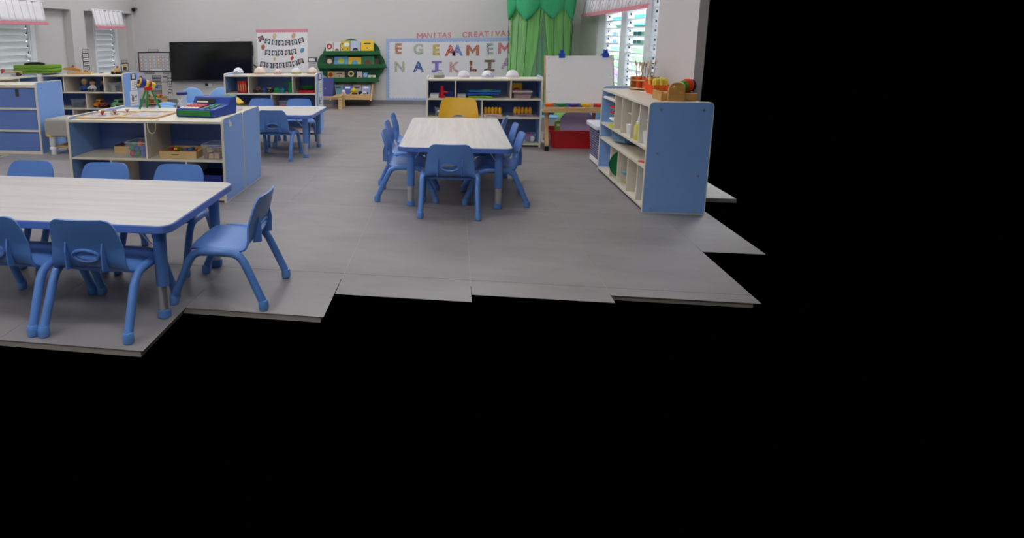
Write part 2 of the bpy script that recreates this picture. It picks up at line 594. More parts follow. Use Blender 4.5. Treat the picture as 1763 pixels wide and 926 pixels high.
# ------------------------------------------------------------------ chairs
def chair_shell_mesh():
    prof = [(.132, .250, .150), (.126, .266, .158), (.105, .275, .164), (.04, .272, .168), (-.04, .267, .168), (-.095, .268, .167), (-.128, .280, .164), (-.146, .305, .160), (-.158, .345, .155), (-.172, .395, .148), (-.185, .44, .140), (-.196, .487, .131)]
    # arc length table
    S = [0]
    for a, b in zip(prof, prof[1:]):
        S.append(S[-1] + math.hypot(b[0] - a[0], b[1] - a[1]))
    L = S[-1]
    def ev(s):
        s = min(max(s, 0), L)
        for i in range(len(S) - 1):
            if s <= S[i + 1] + 1e-9:
                t = (s - S[i]) / (S[i + 1] - S[i])
                p0 = prof[max(i - 1, 0)]; p1 = prof[i]; p2 = prof[i + 1]; p3 = prof[min(i + 2, len(prof) - 1)]
                return [.5 * (2 * p1[k] + (p2[k] - p0[k]) * t + (2 * p0[k] - 5 * p1[k] + 4 * p2[k] - p3[k]) * t * t + (3 * p1[k] - p0[k] - 3 * p2[k] + p3[k]) * t ** 3) for k in range(3)]
        return list(prof[-1])
    nu, nv = 24, 44
    v, f = [], []
    for i in range(nu + 1):
        u = -1 + 2 * i / nu
        u = math.copysign(1 - (1 - abs(u)) ** 1.25, u)
        rt, rf = .045, .03
        d = max(0, abs(u) * .131 - (.131 - rt)); top = rt - math.sqrt(max(0, rt * rt - d * d))
        d = max(0, abs(u) * .15 - (.15 - rf)); fr = rf - math.sqrt(max(0, rf * rf - d * d))
        for j in range(nv + 1):
            s = fr + (L - top - fr) * j / nv
            y, z, hw = ev(s)
            k = max(0, min(1, (z - .28) / .08)) if y < 0 else 0
            y += .022 * k * u * u
            z -= (1 - k) * .016 * abs(u) ** 6
            v.append((hw * u, y, z))
    for i in range(nu):
        for j in range(nv):
            a = i * (nv + 1) + j
            f.append((a, a + nv + 1, a + nv + 2, a + 1))
    me = bpy.data.meshes.new('chair_shell')
    me.from_pydata(v, [], f)
    o = bpy.data.objects.new('chair_shell', me)
    COL.objects.link(o)
    s = o.modifiers.new('s', 'SOLIDIFY'); s.thickness = .009; s.offset = 0
    cut = bpy.data.objects.new('cut', mesh_of('cut', G().prism(disc(0, .332, .052, 24, 1, .42), 'y', -.3, -.05), CHAIR))
    COL.objects.link(cut)
    b = o.modifiers.new('b', 'BOOLEAN'); b.object = cut; b.operation = 'DIFFERENCE'; b.solver = 'EXACT'
    dg = bpy.context.evaluated_depsgraph_get()
    dg.update()
    out = bpy.data.meshes.new_from_object(o.evaluated_get(dg))
    bpy.data.objects.remove(o); bpy.data.objects.remove(cut)
    out.materials.clear()
    out.materials.append(CHAIR)
    for p in out.polygons:
        p.material_index = 0
    out.shade_smooth()
    out.set_sharp_from_angle(angle=R(40))
    return out

def leg_mesh(front, side):
    s = 1 if front else -1
    x = .178 * side
    pts = [(x * 1.03, .208 * s, .03), (x * 1.01, .163 * s, .13), (x, .128 * s, .205), (x, .108 * s, .234), (x, .080 * s, .249), (x, .04 * s, .252), (x, 0, .252)]
    return mesh_of('leg', G().tube(pts, .0182, 12), TUBE, True)
def cap_mesh(front, side):
    s = 1 if front else -1
    x = .178 * side * 1.03
    return mesh_of('foot_cap', G().lathe([(.012, 0), (.020, .003), (.0225, .012), (.0225, .03), (.0205, .042), (.0185, .046), (.012, .0465)], 14, (x, .208 * s, 0)), mat('foot_cap_blue', '#6496da', .35, vary=.02), True)

def make_chair():
    t = thing('toddler_chair', 'x', 'chair')
    sh = mk('seat_shell', None, None, t, me=chair_shell_mesh())
    rim = [( .056 * math.cos(a), -.163 + .022 * (.056 * math.cos(a) / .15) ** 2 - .007 * math.sin(a) , .332 + .0255 * math.sin(a)) for a in [2 * PI * k / 24 for k in range(25)]]
    mk('handle_rim', G().tube(rim, .006, 6, cap=False), CHAIR, sh, smooth=True)
    for s in (-1, 1):
        mk('fin', G().prism([(-.135, .268), (-.176, .275), (-.178, .35), (-.168, .395), (-.156, .345), (-.143, .30)], 'x', .078 * s - .003, .078 * s + .003), CHAIR, sh)
    for front in (0, 1):
        for side in (-1, 1):
            lg = mk('leg', None, None, t, me=leg_mesh(front, side))
            mk('foot_cap', None, None, lg, me=cap_mesh(front, side))
    for y in (-.06, .06):
        mk('stretcher', G().tube([(-.178, y, .249), (-.16, y, .242), (0, y, .238), (.16, y, .242), (.178, y, .249)], .011, 8), TUBE, t, smooth=True)
    return t
GRP_C = 'blue chairs at the centre table'
GRP_M = 'blue chairs at the table behind the low shelf'
GRP_F = 'blue chairs at the front left table'
CH = [
    (-.012, 4.05, 0, 'blue plastic chair with its back to us at the near end of the centre table', GRP_C),
    (-.314, 4.40, -PI / 2, 'nearest blue chair on the left side of the centre table', GRP_C),
    (-.345, 4.88, -PI / 2, 'middle blue chair on the left side of the centre table', GRP_C),
    (-.345, 5.36, -PI / 2, 'farthest blue chair on the left side of the centre table', GRP_C),
    (.303, 4.375, PI / 2, 'nearest blue chair on the right side of the centre table', GRP_C),
    (.305, 4.83, PI / 2, 'middle blue chair on the right side of the centre table', GRP_C),
    (.265, 5.29, PI / 2 - .18, 'farthest blue chair on the right side of the centre table', GRP_C),
    (-1.70, 5.74, 0, 'blue chair with its back to us at the small table behind the low shelf', GRP_M),
    (-2.14, 6.46, PI, 'blue chair on the far side of the rear left table, nearer the toy cash register', GRP_M),
    (-1.70, 6.46, PI, 'blue chair on the far side of the rear left table, nearer its free corner', GRP_M),
    (-2.38, 2.90, PI, 'leftmost blue chair on the far side of the big front table', GRP_F),
    (-1.914, 2.90, PI, 'middle blue chair on the far side of the big front table', GRP_F),
    (-1.475, 2.90, PI, 'rightmost blue chair on the far side of the big front table', GRP_F),
    (-1.415, 2.24, 0, 'blue chair turned away on the near side of the front table, whole back in view', GRP_F),
    (-1.83, 2.24, 0, 'blue chair at the lower left picture edge, cut off by the frame', GRP_F),
    (-1.005, 2.576, PI / 2, 'blue chair seen from the side at the right end of the front table', GRP_F),
]
chair0 = make_chair()
for i, (x, y, rz, lab, grp) in enumerate(CH):
    c = chair0 if i == 0 else copy_tree(chair0)
    c.location = (x, y, 0)
    c.rotation_euler = (0, 0, rz)
    tag(c, lab, 'chair', grp)
# the larger yellow chair
yc = copy_tree(chair0)
yc.name = 'yellow_chair'
yc.location = (.055, 5.66, 0)
yc.rotation_euler = (0, 0, PI)
yc.scale = (1.2, 1.1, 1.2)
tag(yc, 'larger yellow plastic chair at the far end of the centre table', 'chair')
del yc['group']
for ch in yc.children_recursive:
    if ch.name.startswith(('seat_shell', 'handle_rim', 'fin')):
        ch.data = ch.data.copy()
        ch.data.materials[0] = YELLOWP

# ------------------------------------------------------------------ tables
def make_table():
    t = thing('activity_table', 'x', 'table')
    hx, hy, zt = .762, .381, .43
    top = mk('table_top', G().prism(rrect(-hx + .006, -hy + .006, hx - .006, hy - .006, .05, 6), 'z', zt - .028, zt), TTOP, t)
    po = rrect(-hx, -hy, hx, hy, .055, 6)
    pi_ = rrect(-hx + .008, -hy + .008, hx - .008, hy - .008, .048, 6)
    mk('edge_band', G().ring(po, pi_, 'z', zt - .034, zt - .001), TEDGE, top, bevel=.004)
    for sx in (-1, 1):
        for s in (-1, 1):
            x, y = sx * (hx - .085), s * (hy - .085)
            lg = mk('leg', G().lathe([(.027, .145), (.0275, .15), (.0275, .39), (.034, .402)], 18, (x, y, 0)), TUBE, t, smooth=True)
            mk('chrome_insert', G().lathe([(.0225, .03), (.0225, .15)], 18, (x, y, 0)), CHROME, lg, smooth=True)
            mk('foot_cap', G().lathe([(.022, 0), (.028, .004), (.0285, .03), (.026, .036), (.022, .037)], 18, (x, y, 0)), TUBE, lg, smooth=True)
            mk('brace', G().tube([(x - sx * .02, y, .30), (x - sx * .11, y, .40)], .005, 6).tube([(x, y - s * .02, .33), (x, y - s * .07, .40)], .005, 6), CHROME, lg, smooth=True)
    mk('apron', G().box(-hx + .13, -hy + .05, .385, hx - .13, -hy + .07, .402).box(-hx + .13, hy - .07, .385, hx - .13, hy - .05, .402), TEDGE, t)
    return t
tb = make_table()
tb.location = (.018, 4.815, 0)
tb.rotation_euler = (0, 0, PI / 2)
tag(tb, 'long pale table with blue edge standing alone in the centre of the room', 'table', 'activity tables')
t2 = copy_tree(tb)
t2.location = (-1.112 - .762, 2.565, 0)
t2.rotation_euler = (0, 0, 0)
t2['label'] = 'big pale table with blue edge in the lower left foreground'
t3 = copy_tree(tb)
t3.location = (-1.33 - .762, 6.03, 0)
t3.rotation_euler = (0, 0, 0)
t3['label'] = 'pale table with blue edge behind the low blue shelf with the cash register'

# ------------------------------------------------------------------ shelf units
BOLT = mesh_of('bolt', G().lathe([(.008, 0), (.0075, .003), (.003, .004)], 10, (0, 0, 0), 'x'), CHROME, True)
def shelf_unit(name, label, loc, rz, W, D, Hh, boards, divs, lip=.022, group=None, back=True):
    """open shelf: local x along the width, open front at y = 0, back at y = D"""
    t = thing(name, label, 'shelf', loc, rz, group)
    th = .018
    zt = Hh - lip
    mk('top_board', G().box(th, .006, zt - th, W - th, D, zt), CREAM, t, bevel=.002)
    for z in boards:
        mk('shelf_board', G().box(th, .006, z - th, W - th, D - .012, z), CREAM, t, bevel=.002)
    mk('plinth', G().box(th, .02, 0, W - th, .035, .02), DARK, t)
    for (x, z0, z1) in divs:
        mk('divider', G().box(x - .007, .008, z0, x + .007, D - .012, z1), CREAM, t, bevel=.0015)
    if back:
        mk('back_panel', G().box(th, D - .012, .0, W - th, D, zt - th), NAVY, t)
    for k, x in enumerate((0, W - th)):
        p = mk('side_panel', G().prism(rrect(.004, .004, D - .004, Hh - .004, .028, 5, (0, 0, 1, 1)), 'x', x + .0005, x + th - .0005), BLUE, t)
        mk('edge_band', G().ring(rrect(0, 0, D, Hh, .032, 5, (0, 0, 1, 1)), rrect(.006, .006, D - .006, Hh - .006, .026, 5, (0, 0, 1, 1)), 'x', x - .0005, x + th + .0005), CREAM, p, bevel=.0015)
        for (yy, zz) in ((.07, Hh * .93), (.07, Hh * .54), (.06, Hh * .35), (D - .06, Hh * .35), (D - .06, Hh * .93), (.06, .03), (D - .06, .03)):
            mk('bolt', None, None, p, (x - .0 if k == 0 else x + th, yy, zz), (0, 0, PI if k == 0 else 0), me=BOLT)
    return t

# low double unit in front (two units back to back)
LU = shelf_unit('low_shelf', 'low blue and cream shelf with the toy cash register on top', (-2.811, 4.045, 0), 0, 1.218, .405, .61, [.31, .03], [(.62, .31, .57), (.33, .03, .292), (.92, .03, .292)])
shelf_unit('low_shelf', 'low blue shelf backing onto the cash register shelf, facing the rear table', (-1.593, 4.862, 0), PI, 1.218, .405, .61, [.31, .03], [(.6, .31, .57)])
# shelf behind the centre table
BS = shelf_unit('storage_shelf', 'tall cream and blue shelf behind the yellow chair', (-.279, 6.525, 0), 0, 1.19, .38, .735, [.51, .315, .04], [(.305, .51, .695), (.872, .51, .695), (.585, .315, .492), (.585, .04, .297)])
# shelf in front of the pennant chart
MS = shelf_unit('storage_shelf', 'cream and blue shelf below the pennant chart, papers on its side', (-2.77, 7.13, 0), 0, 1.16, .38, .74, [.50, .30, .04], [(.308, .50, .70), (.863, .50, .70), (.593, .30, .482)])
# shelves in the left corner
BL = shelf_unit('storage_shelf', 'cream and blue shelf with dolls and toy vehicles near the left windows', (-5.302, 7.21, 0), 0, 1.15, .39, .74, [.50, .29, .04], [(.305, .50, .70), (.876, .50, .70), (.61, .29, .482), (.40, .04, .272)])
shelf_unit('storage_shelf', 'shelf against the left wall under the lime green case', (-5.325, 5.99 + .04, 0), PI / 2, 1.15, .39, .74, [.50, .29, .04], [(.80, .50, .70), (.4, .50, .70)])
# shelf on the right
RS = shelf_unit('craft_shelf', 'blue ended craft shelf with many narrow slots at the right edge', (1.24, 5.44, 0), -PI / 2, 1.287, .385, .735, [.43, .305, .04],
                [(.42, .43, .69), (.625, .43, .69), (.88, .43, .69), (1.07, .43, .69), (.375, .04, .287), (.60, .04, .287), (.865, .04, .287), (1.105, .04, .287)])
for (x0, x1, z) in ((.635, .873, .585), (1.077, 1.265, .595), (.018, .413, .64), (.25, .413, .585), (.25, .413, .54), (.25, .413, .49)):
    mk('shelf_board', G().box(x0, .05 if x0 > .5 else .012, z - .008, x1, .36, z), CREAM, RS)

# blue cabinet at far left: three panels between cream rails
t = thing('drawer_cabinet', 'blue fronted cabinet with cream rails at the left picture edge', 'cabinet', (-5.39, 5.6, 0))
W = 1.2
mk('body', G().box(.018, .02, 0, W - .018, .42, .72), NAVY, t)
for z0, z1 in ((.03, .235), (.255, .465), (.485, .685)):
    mk('front_panel', G().box(.02, .008, z0, W - .03, .02, z1), NAVY, t)
for z in (.0, .235, .465):
    mk('rail', G().box(.02, 0, z, W - .02, .02, z + (.03 if z == 0 else .02)), CREAM, t, bevel=.002)
mk('top_board', G().box(.018, 0, .69, W - .018, .42, .722), CREAM, t, bevel=.002)
for x in (0, W - .018):
    p = mk('side_panel', G().prism(rrect(.004, .004, .416, .742, .028, 5, (0, 0, 1, 1)), 'x', x + .0005, x + .0175), BLUE, t)
    mk('edge_band', G().ring(rrect(-.004, 0, .42, .746, .032, 5, (0, 0, 1, 1)), rrect(.006, .006, .414, .74, .026, 5, (0, 0, 1, 1)), 'x', x - .0005, x + .0185), CREAM, p, bevel=.0015)
    for q in ((.1, .36), (.3, .40), (.08, .68), (.33, .12)):
        mk('bolt', None, None, p, (x + .0175, q[0], q[1]), me=BOLT)
mk('cabinet_sticker', G().box(.95, .006, .60, .99, .0085, .675), DARK, t)


# ================================================================== back wall
YW = YB
# large black screen
t = thing('flat_screen', 'large black flat screen mounted on the back wall', 'screen', (-4.28, YW, .40))
mk('housing', G().box(-.77, -.075, 0, .77, -.0005, .705), BLACK, t, bevel=.006)
mk('display', G().box(-.745, -.082, .045, .745, -.0755, .685), SCREEN, t)
mk('lower_bar', G().box(-.77, -.085, 0, .77, -.0755, .02), mat('bezel_grey', '#55565a', .3, .6), t)
mk('side_control', G().box(.77, -.06, .45, .785, -.02, .64), BLACK, t)
mk('cable', G().tube([(.77, -.03, .30), (.83, -.03, .26), (.86, -.02, .2), (.87, -.012, .1), (.85, -.012, -.1)], .012, 6), BLACK, t, smooth=True)
# socket under the screen
t = thing('wall_socket', 'white wall socket with a black plug under the screen', 'socket', (-4.37, YW, .335))
mk('plate', G().box(-.055, -.012, -.04, .06, -.0005, .04), WHITE, t, bevel=.003)
mk('plug', G().box(-.05, -.05, -.02, 0, -.0125, .03), BLACK, t, bevel=.006)
# calendar chart
t = thing('calendar_chart', 'framed monthly calendar chart left of the screen', 'chart', (-5.39, YW, .575))
mk('sheet', G().box(-.30, -.008, .01, .30, -.0005, .345), PAPERG, t)
mk('frame', G().ring(rrect(-.315, 0, .315, .355, .005, 1), rrect(-.298, .017, .298, .338, .004, 1), 'y', -.012, -.0005), DARK, t)
cols = [mat('card_' + n, c, .7) for n, c in (('rose', '#c9a49c'), ('blue', '#b7c3cf'), ('sand', '#c9b59a'), ('grey', '#bdbdbd'), ('ochre', '#c7ab84'), ('mauve', '#b9a6b4'), ('mint', '#b4c4b8'))]
g = G(); w = G()
for c in range(7):
    for r in range(5):
        x, z = -.255 + c * .085, .04 + r * .056
        g.box(x - .035, -.0105, z - .02, x + .035, -.0085, z + .022, c)
        w.box(x - .018, -.0115, z - .008, x + .018, -.0107, z + .012)
mk('date_cards', g, cols, t)
mk('date_numbers', w, PAPER, t)
mk('blank_strip', G().box(-.06, -.0125, .02, .14, -.0108, .05), PAPER, t)
def card_sign(parent, x0, z0, x1, z1, y=-.004, lines=1, m=PAPER):
    c = mk('card', G().ring(rrect(x0, z0, x1, z1, .002, 1), rrect(x0 + .007, z0 + .007, x1 - .007, z1 - .007, .002, 1), 'y', y - .004, y + .0035).box(x0 + .006, y - .002, z0 + .006, x1 - .006, y + .003, z1 - .006, 1), [DARK, m], parent)
    g = G()
    for k in range(lines):
        z = z0 + (z1 - z0) * (k + .5) / lines
        g.box(x0 + .02, y - .0035, z - .005, x1 - .02, y - .0021, z + .005)
    mk('print_line', g, mat('print_grey', '#77747c', .7), c)
    return c
t = thing('month_card', 'small framed heading card above the calendar chart', 'card', (-5.40, YW, .935))
card_sign(t, -.095, 0, .095, .045)
t = thing('weekday_cards', 'column of framed word cards under the calendar chart', 'word cards', (-5.38, YW, .15))
card_sign(t, -.235, .385, -.03, .42)
for k in range(6):
    card_sign(t, -.075, .02 + .058 * k, .095, .068 + .058 * k, m=cols[(k * 3) % 7])
t = thing('weather_cards', 'narrow column of framed word cards beside the screen', 'word cards', (-5.13, YW, .14))
card_sign(t, -.11, .385, .055, .42)
for k in range(7):
    card_sign(t, -.03, .005 + .052 * k, .05, .052 + .052 * k)
mk('dark_strips', G().box(-.12, -.006, .33, -.04, -.001, .345).box(-.12, -.006, .275, -.04, -.001, .29).box(-.12, -.006, .24, -.04, -.001, .252), DARK, t)

# pennant chart
t = thing('pennant_chart', 'white paper chart with three rows of letter pennants and pink top border', 'chart', (-2.97, YW, .56))
mk('sheet', G().box(-.455, -.004, 0, .455, -.0005, .74), PAPER, t)
poly = [(-.47, .745)]
for k in range(24):
    a = -.47 + .94 * k / 24
    poly += [(a + .002, .70), (a + .02, .69), (a + .037, .70)]
poly += [(.47, .745)]
mk('border', G().prism(poly, 'y', -.009, -.0045), PINK, t)
PEN = [('', -3.346, 1.143, .35), ('P', -3.234, 1.098, -.22), ('R', -3.109, 1.076, -.1), ('I', -2.989, 1.065, 0), ('M', -2.87, 1.068, .02), ('E', -2.745, 1.076, .12), ('R', -2.625, 1.103, .3),
       ('D', -3.239, .901, -.15), ('I', -3.116, .889, -.02), ('A', -3.006, .89, .05), ('D', -2.876, .898, .12), ('E', -2.765, .911, .22),
       ('C', -3.335, .695, -.1), ('L', -3.218, .677, -.1), ('A', -3.106, .672, -.03), ('S', -2.989, .677, .03), ('E', -2.863, .69, .12), ('S', -2.746, .708, .2), ('', -2.64, .744, .3)]
ring_c = ['#d9b7c4', '#b9cfe0', '#c4c0e0', '#b8d4d2', '#d8d4ae', '#c8d8c0']
penm = mesh_of('pennant', G().prism([(-.048, .05), (-.05, -.048), (0, -.026), (.05, -.048), (.048, .05)][::-1], 'y', -.004, 0), mat('pennant_print', '#4a4750', .7, vary=.3, scale=160))
for i, (ch, x, z, a) in enumerate(PEN):
    p = mk('pennant', None, None, t, (x + 2.97, -.0045, z - .56), (0, -a, 0), me=penm)
    mk('roundel', G().prism(disc(0, .006, .034, 18), 'y', -.006, -.0041), mat('roundel_%d' % (i % 6), ring_c[i % 6], .7), p)
    mk('roundel_centre', G().prism(disc(0, .006, .028, 18), 'y', -.0075, -.0061), PAPER if ch else mat('emblem_red' if i == 0 else 'emblem_olive', '#a5534e' if i == 0 else '#a9a27a', .7), p)
    if ch:
        text(ch, .055, mat('letter_ink', '#3c3a52', .6), p, (0, -.0085, .006), extrude=.0008, name='letter', bold=.001)
for nm, x, z, c, sx in (('flower', -3.102, 1.19, '#dcc09a', 1), ('flower', -2.761, 1.191, '#c9a27a', 1), ('notebook', -3.318, .999, '#b0705c', 1), ('blue_book', -2.611, .938, '#6fa0c4', 1), ('star', -3.116, .789, '#c9bb62', .6), ('crayon_box', -2.796, .805, '#b8452c', .8), ('star', -2.682, .606, '#c8b860', .5)):
    st = mk('sticker', G().prism(disc(0, 0, .05 * sx, 9, 1, .7), 'y', -.007, -.0045), mat('sticker_' + nm + str(int(x * -100)), c, .7, vary=.35, scale=60), t, (x + 2.97, 0, z - .56), (0, .4 * x, 0))

# notice by the tree
t = thing('notice', 'small black headed notice between the pennant chart and the tree', 'notice', (-2.43, YW, .60))
mk('sheet', G().box(-.078, -.004, 0, .078, -.0005, .13), PAPERG, t)
mk('header', G().box(-.08, -.006, .132, .08, -.0005, .212), DARK, t)
mk('header_card', G().box(-.066, -.0075, .145, .04, -.0061, .2), PAPER, t)
g = G()
for k in range(5):
    g.box(-.06, -.005, .018 + k * .022, .06 - .02 * (k % 2), -.0041, .024 + k * .022)
mk('print_line', g, mat('print_grey', '#77747c', .7), t)

# tree shaped book display
TC = (-1.73, .72)
circ = [(-1.74, .90, .227), (-2.02, .87, .205), (-1.455, .87, .218), (-2.115, .70, .222), (-1.37, .69, .214), (-1.425, .56, .19), (-2.0, .57, .2), (-1.70, .56, .185)]
poly = []
for k in range(96):
    a = 2 * PI * k / 96
    dx, dz = math.cos(a), math.sin(a)
    best = 0
    for (x, z, r) in circ:
        ox, oz = x - TC[0], z - TC[1]
        b = ox * dx + oz * dz
        q = b * b - (ox * ox + oz * oz - r * r)
        if q >= 0:
            best = max(best, b + math.sqrt(q))
    poly.append((best * dx, best * dz))
t = thing('tree_book_display', 'dark green tree crown book display with three ledges on the wall', 'book display', (TC[0], YW, TC[1]))
mk('crown_board', G().prism(poly, 'y', -.045, -.0005), GREEN, t, bevel=.006)
for x0, x1, z0, z1 in ((-2.205, -1.23, .86, .925), (-2.30, -1.12, .635, .703), (-2.19, -1.25, .402, .476)):
    a, b, c, d = x0 - TC[0], x1 - TC[0], z0 - TC[1], z1 - TC[1]
    l = mk('ledge', G().box(a, -.16, c, b, -.0455, c + .016), GREEND, t)
    mk('ledge_front', G().prism(rrect(a, c - .002, b, d, .02, 4), 'y', -.178, -.1605), GREEN, l, bevel=.004)
BK = [  # x0, x1, z0, z1, colour, label, art
    (-2.165, -2.043, .925, 1.085, '#d8d4ce', 'white book with a red wreath, top left of the tree display', ('#a8241c', 'ring')),
    (-2.033, -1.912, .925, 1.078, '#d8d3d4', 'pale book with a brown cake on its cover on the top ledge', ('#7a4a2a', 'low')),
    (-1.902, -1.748, .925, 1.097, '#d3b52c', 'mustard book with a white cloud and black spots on the top ledge', ('#e6e4dc', 'cloud')),
    (-1.738, -1.568, .925, 1.095, '#b9c2d6', 'lavender grey book with a small black creature on the top ledge', ('#2a2a30', 'low')),
    (-1.557, -1.342, .925, 1.102, '#edc21a', 'bright yellow book on the right of the top ledge', ('#4a4a3a', 'title')),
    (-2.18, -2.032, .70, .812, '#2a2c34', 'dark book with a cream face at the left of the middle ledge', ('#d8c8a0', 'disc')),
    (-2.023, -1.787, .70, .828, '#5a9fd0', 'wide sky blue book with a yellow green car on the middle ledge', ('#b3c23a', 'disc')),
    (-1.779, -1.553, .70, .816, '#e8bf22', 'yellow book with a blue globe on the middle ledge', ('#3a9fd0', 'low')),
    (-1.546, -1.335, .70, .83, '#157a48', 'green book with a red pattern on the middle ledge', ('#7a2a24', 'low')),
    (-1.33, -1.246, .70, .79, '#3a2624', 'dark brown book at the right end of the middle ledge', ('#6a3028', 'title')),
    (-2.14, -2.036, .472, .574, '#dcae24', 'small yellow book with a red figure on the bottom ledge', ('#8a2018', 'disc')),
    (-2.027, -1.845, .472, .573, '#b7a488', 'beige book with a dark line of print on the bottom ledge', ('#5a4438', 'title')),
    (-1.83, -1.636, .472, .602, '#14161a', 'black book with a pale yellow ring on the bottom ledge', ('#d8cf86', 'ring')),
    (-1.626, -1.543, .472, .573, '#d8d2c8', 'white book with an orange ball on the bottom ledge', ('#c4562a', 'low')),
    (-1.534, -1.437, .472, .563, '#3f7fb4', 'blue book with a pale cloud on the bottom ledge', ('#a9c4dc', 'disc')),
    (-1.433, -1.306, .472, .515, '#d9d4c4', 'low cream booklet at the right end of the bottom ledge', ('#9a4a3a', 'title'))]
for i, (x0, x1, z0, z1, c, lab, (ac, kind)) in enumerate(BK):
    w, h = (x1 - x0) / 2, z1 - z0
    zb = .876 if z0 > .9 else .651 if z0 > .6 else .418
    t = thing('picture_book', lab, 'book', ((x0 + x1) / 2, YW - .125, zb + .001), 0, 'books in the tree display', rot=(-.12, 0, 0))
    h += z0 - zb
    mk('cover', G().box(-w, -.004, 0, w, .004, h), mat('cover_%d' % i, c, .4, vary=.05), t)
    zc = z0 - zb
    hh = h - zc
    am = mat('art_%d' % i, ac, .5, vary=.1)
    if kind == 'ring':
        r = min(w, hh / 2) * .8
        mk('cover_art', G().ring(disc(0, zc + hh * .48, r, 20), disc(0, zc + hh * .48, r * .5, 20), 'y', -.0055, -.0041), am, t)
    elif kind == 'disc':
        mk('cover_art', G().prism(disc(0, zc + hh * .45, min(w, hh / 2) * .75, 18, 1.2 if w > .1 else 1), 'y', -.0055, -.0041), am, t)
    elif kind == 'low':
        r = min(w * .6, hh * .5)
        mk('cover_art', G().prism([(r * math.cos(PI * k / 12), zc + .002 + r * math.sin(PI * k / 12)) for k in range(13)], 'y', -.0055, -.0041), am, t)
    elif kind == 'cloud':
        mk('cover_art', G().prism(disc(.02, zc + hh * .62, .035, 14, 1.5), 'y', -.0055, -.0041).prism(disc(-.05, zc + hh * .7, .012, 10), 'y', -.0055, -.0041, 1).prism(disc(-.05, zc + hh * .15, .012, 10), 'y', -.0055, -.0041, 1).prism(disc(.04, zc + hh * .2, .01, 10), 'y', -.0055, -.0041, 1), [am, DARK], t)
    else:
        mk('cover_art', G().box(-w * .55, -.0055, zc + hh * .62, w * .55, -.0041, zc + hh * .74).prism(disc(0, zc + hh * .25, .012, 10), 'y', -.0055, -.0041), am, t)

# low wooden book rack below the tree
t = thing('book_rack', 'low pale wooden book rack fixed to the wall under the tree display', 'book rack', (-1.70, 10.24, 0))
for x in (-.36, .33):
    mk('side', G().prism([(-.13, .10), (.26, .10), (.26, .37), (.16, .37)], 'x', x, x + .022), WOOD, t, bevel=.003)
mk('back_board', G().add([(-.338, .13, .10), (.33, .13, .10), (.33, .24, .37), (-.338, .24, .37), (-.338, .15, .10), (.33, .15, .10), (.33, .259, .37), (-.338, .259, .37)], [(0, 1, 2, 3), (4, 7, 6, 5), (0, 4, 5, 1), (1, 5, 6, 2), (2, 6, 7, 3), (3, 7, 4, 0)]), WOOD, t)
mk('tray', G().box(-.338, -.10, .12, .33, .13, .14), WOOD, t)
mk('front_lip', G().box(-.338, -.115, .115, .33, -.1, .205), WOOD, t, bevel=.003)
for i, (x, c, lab) in enumerate(((-.245, '#5a8f9c', 'teal picture book at the left of the low rack'), (-.085, '#4a55a8', 'indigo picture book standing in the low rack'), (.075, '#a79a9c', 'grey pink picture book in the middle of the low rack'), (.235, '#9a9fc4', 'lavender picture book at the right of the low rack'))):
    b = thing('picture_book', lab, 'book', (-1.70 + x, 10.315, .142), 0, 'books in the low rack', rot=(-.3, 0, 0))
    mk('cover', G().box(-.075, -.005, 0, .075, .005, .215), mat('rackcover_%d' % i, c, .5, vary=.2, scale=40), b)
    mk('cover_art', G().box(-.05, -.0065, .15, .04, -.0051, .18), PAPER if i % 2 else DARK, b)
t = thing('soft_toy', 'round yellow soft toy with a dark red mouth in the low rack', 'soft toy', (-1.66, 10.21, .141))
mk('body', G().ball((0, 0, .055), .055, (1.2, .8, 1)).ball((-.06, -.015, .03), .03, (1.5, 1, .8)).ball((0, 0, .12), .052, (1.05, .9, .9)), mat('yellow_plush', '#d8c81e', .9, bump=.3, scale=120), t, smooth=True)
mk('mouth', G().ball((.02, -.04, .07), .035, (1.5, .5, .6)), mat('maroon_felt', '#5a1414', .9), t, smooth=True)
t = thing('soft_toy', 'small pink and white soft toy leaning in the low rack', 'soft toy', (-1.835, 10.215, .141))
mk('body', G().ball((0, 0, .045), .045, (1, .8, 1)).ball((0, -.005, .1), .035), mat('white_plush', '#e3dcdc', .9, bump=.3, scale=120), t, smooth=True)
mk('belly', G().ball((.005, -.022, .05), .026), mat('pink_plush', '#d68a98', .9), t, smooth=True)
t = thing('soft_toy', 'white soft toy with black patches at the right of the low rack', 'soft toy', (-1.50, 10.21, .141))
mk('body', G().ball((0, 0, .04), .045, (1.4, .8, .9)).ball((.03, -.02, .075), .036, (1.1, .9, .9)), mat('white_plush', '#e3dcdc', .9), t, smooth=True)
mk('patches', G().ball((-.05, 0, .085), .032, (1.1, .8, 1.1)).ball((.02, -.05, .085), .009).ball((.045, -.05, .08), .009).ball((.03, -.055, .062), .01).ball((.075, 0, .08), .018), BLACK, t, smooth=True)

# bench with the blue tent toy
t = thing('wooden_bench', 'low bent wood bench with a rounded end near the tree display', 'bench', (-2.2, 9.9, 0))
mk('seat', G().box(-.4, -.17, .192, .395, .13, .21), WOOD, t, bevel=.003)
for x in (-.4, .36):
    mk('leg', G().box(x, -.17, 0, x + .06, -.15, .192).box(x, .11, 0, x + .06, .13, .192).box(x + .02, -.15, .05, x + .04, .11, .19), WOOD, t, bevel=.004)
mk('bolt', G().lathe([(.008, 0), (.008, .004)], 10, (.39, -.171, .15), 'y').lathe([(.008, 0), (.008, .004)], 10, (.39, -.171, .04), 'y'), DARK, t)
t = thing('tent_toy', 'royal blue triangular tent shaped box on the wooden bench', 'toy box', (-2.2, 9.9, .2105))
mk('roof', G().prism([(-.16, 0), (.11, 0), (-.025, .295)], 'x', -.3, .27), mat('roof_blue', '#1b2370', .5, vary=.05), t, bevel=.004)
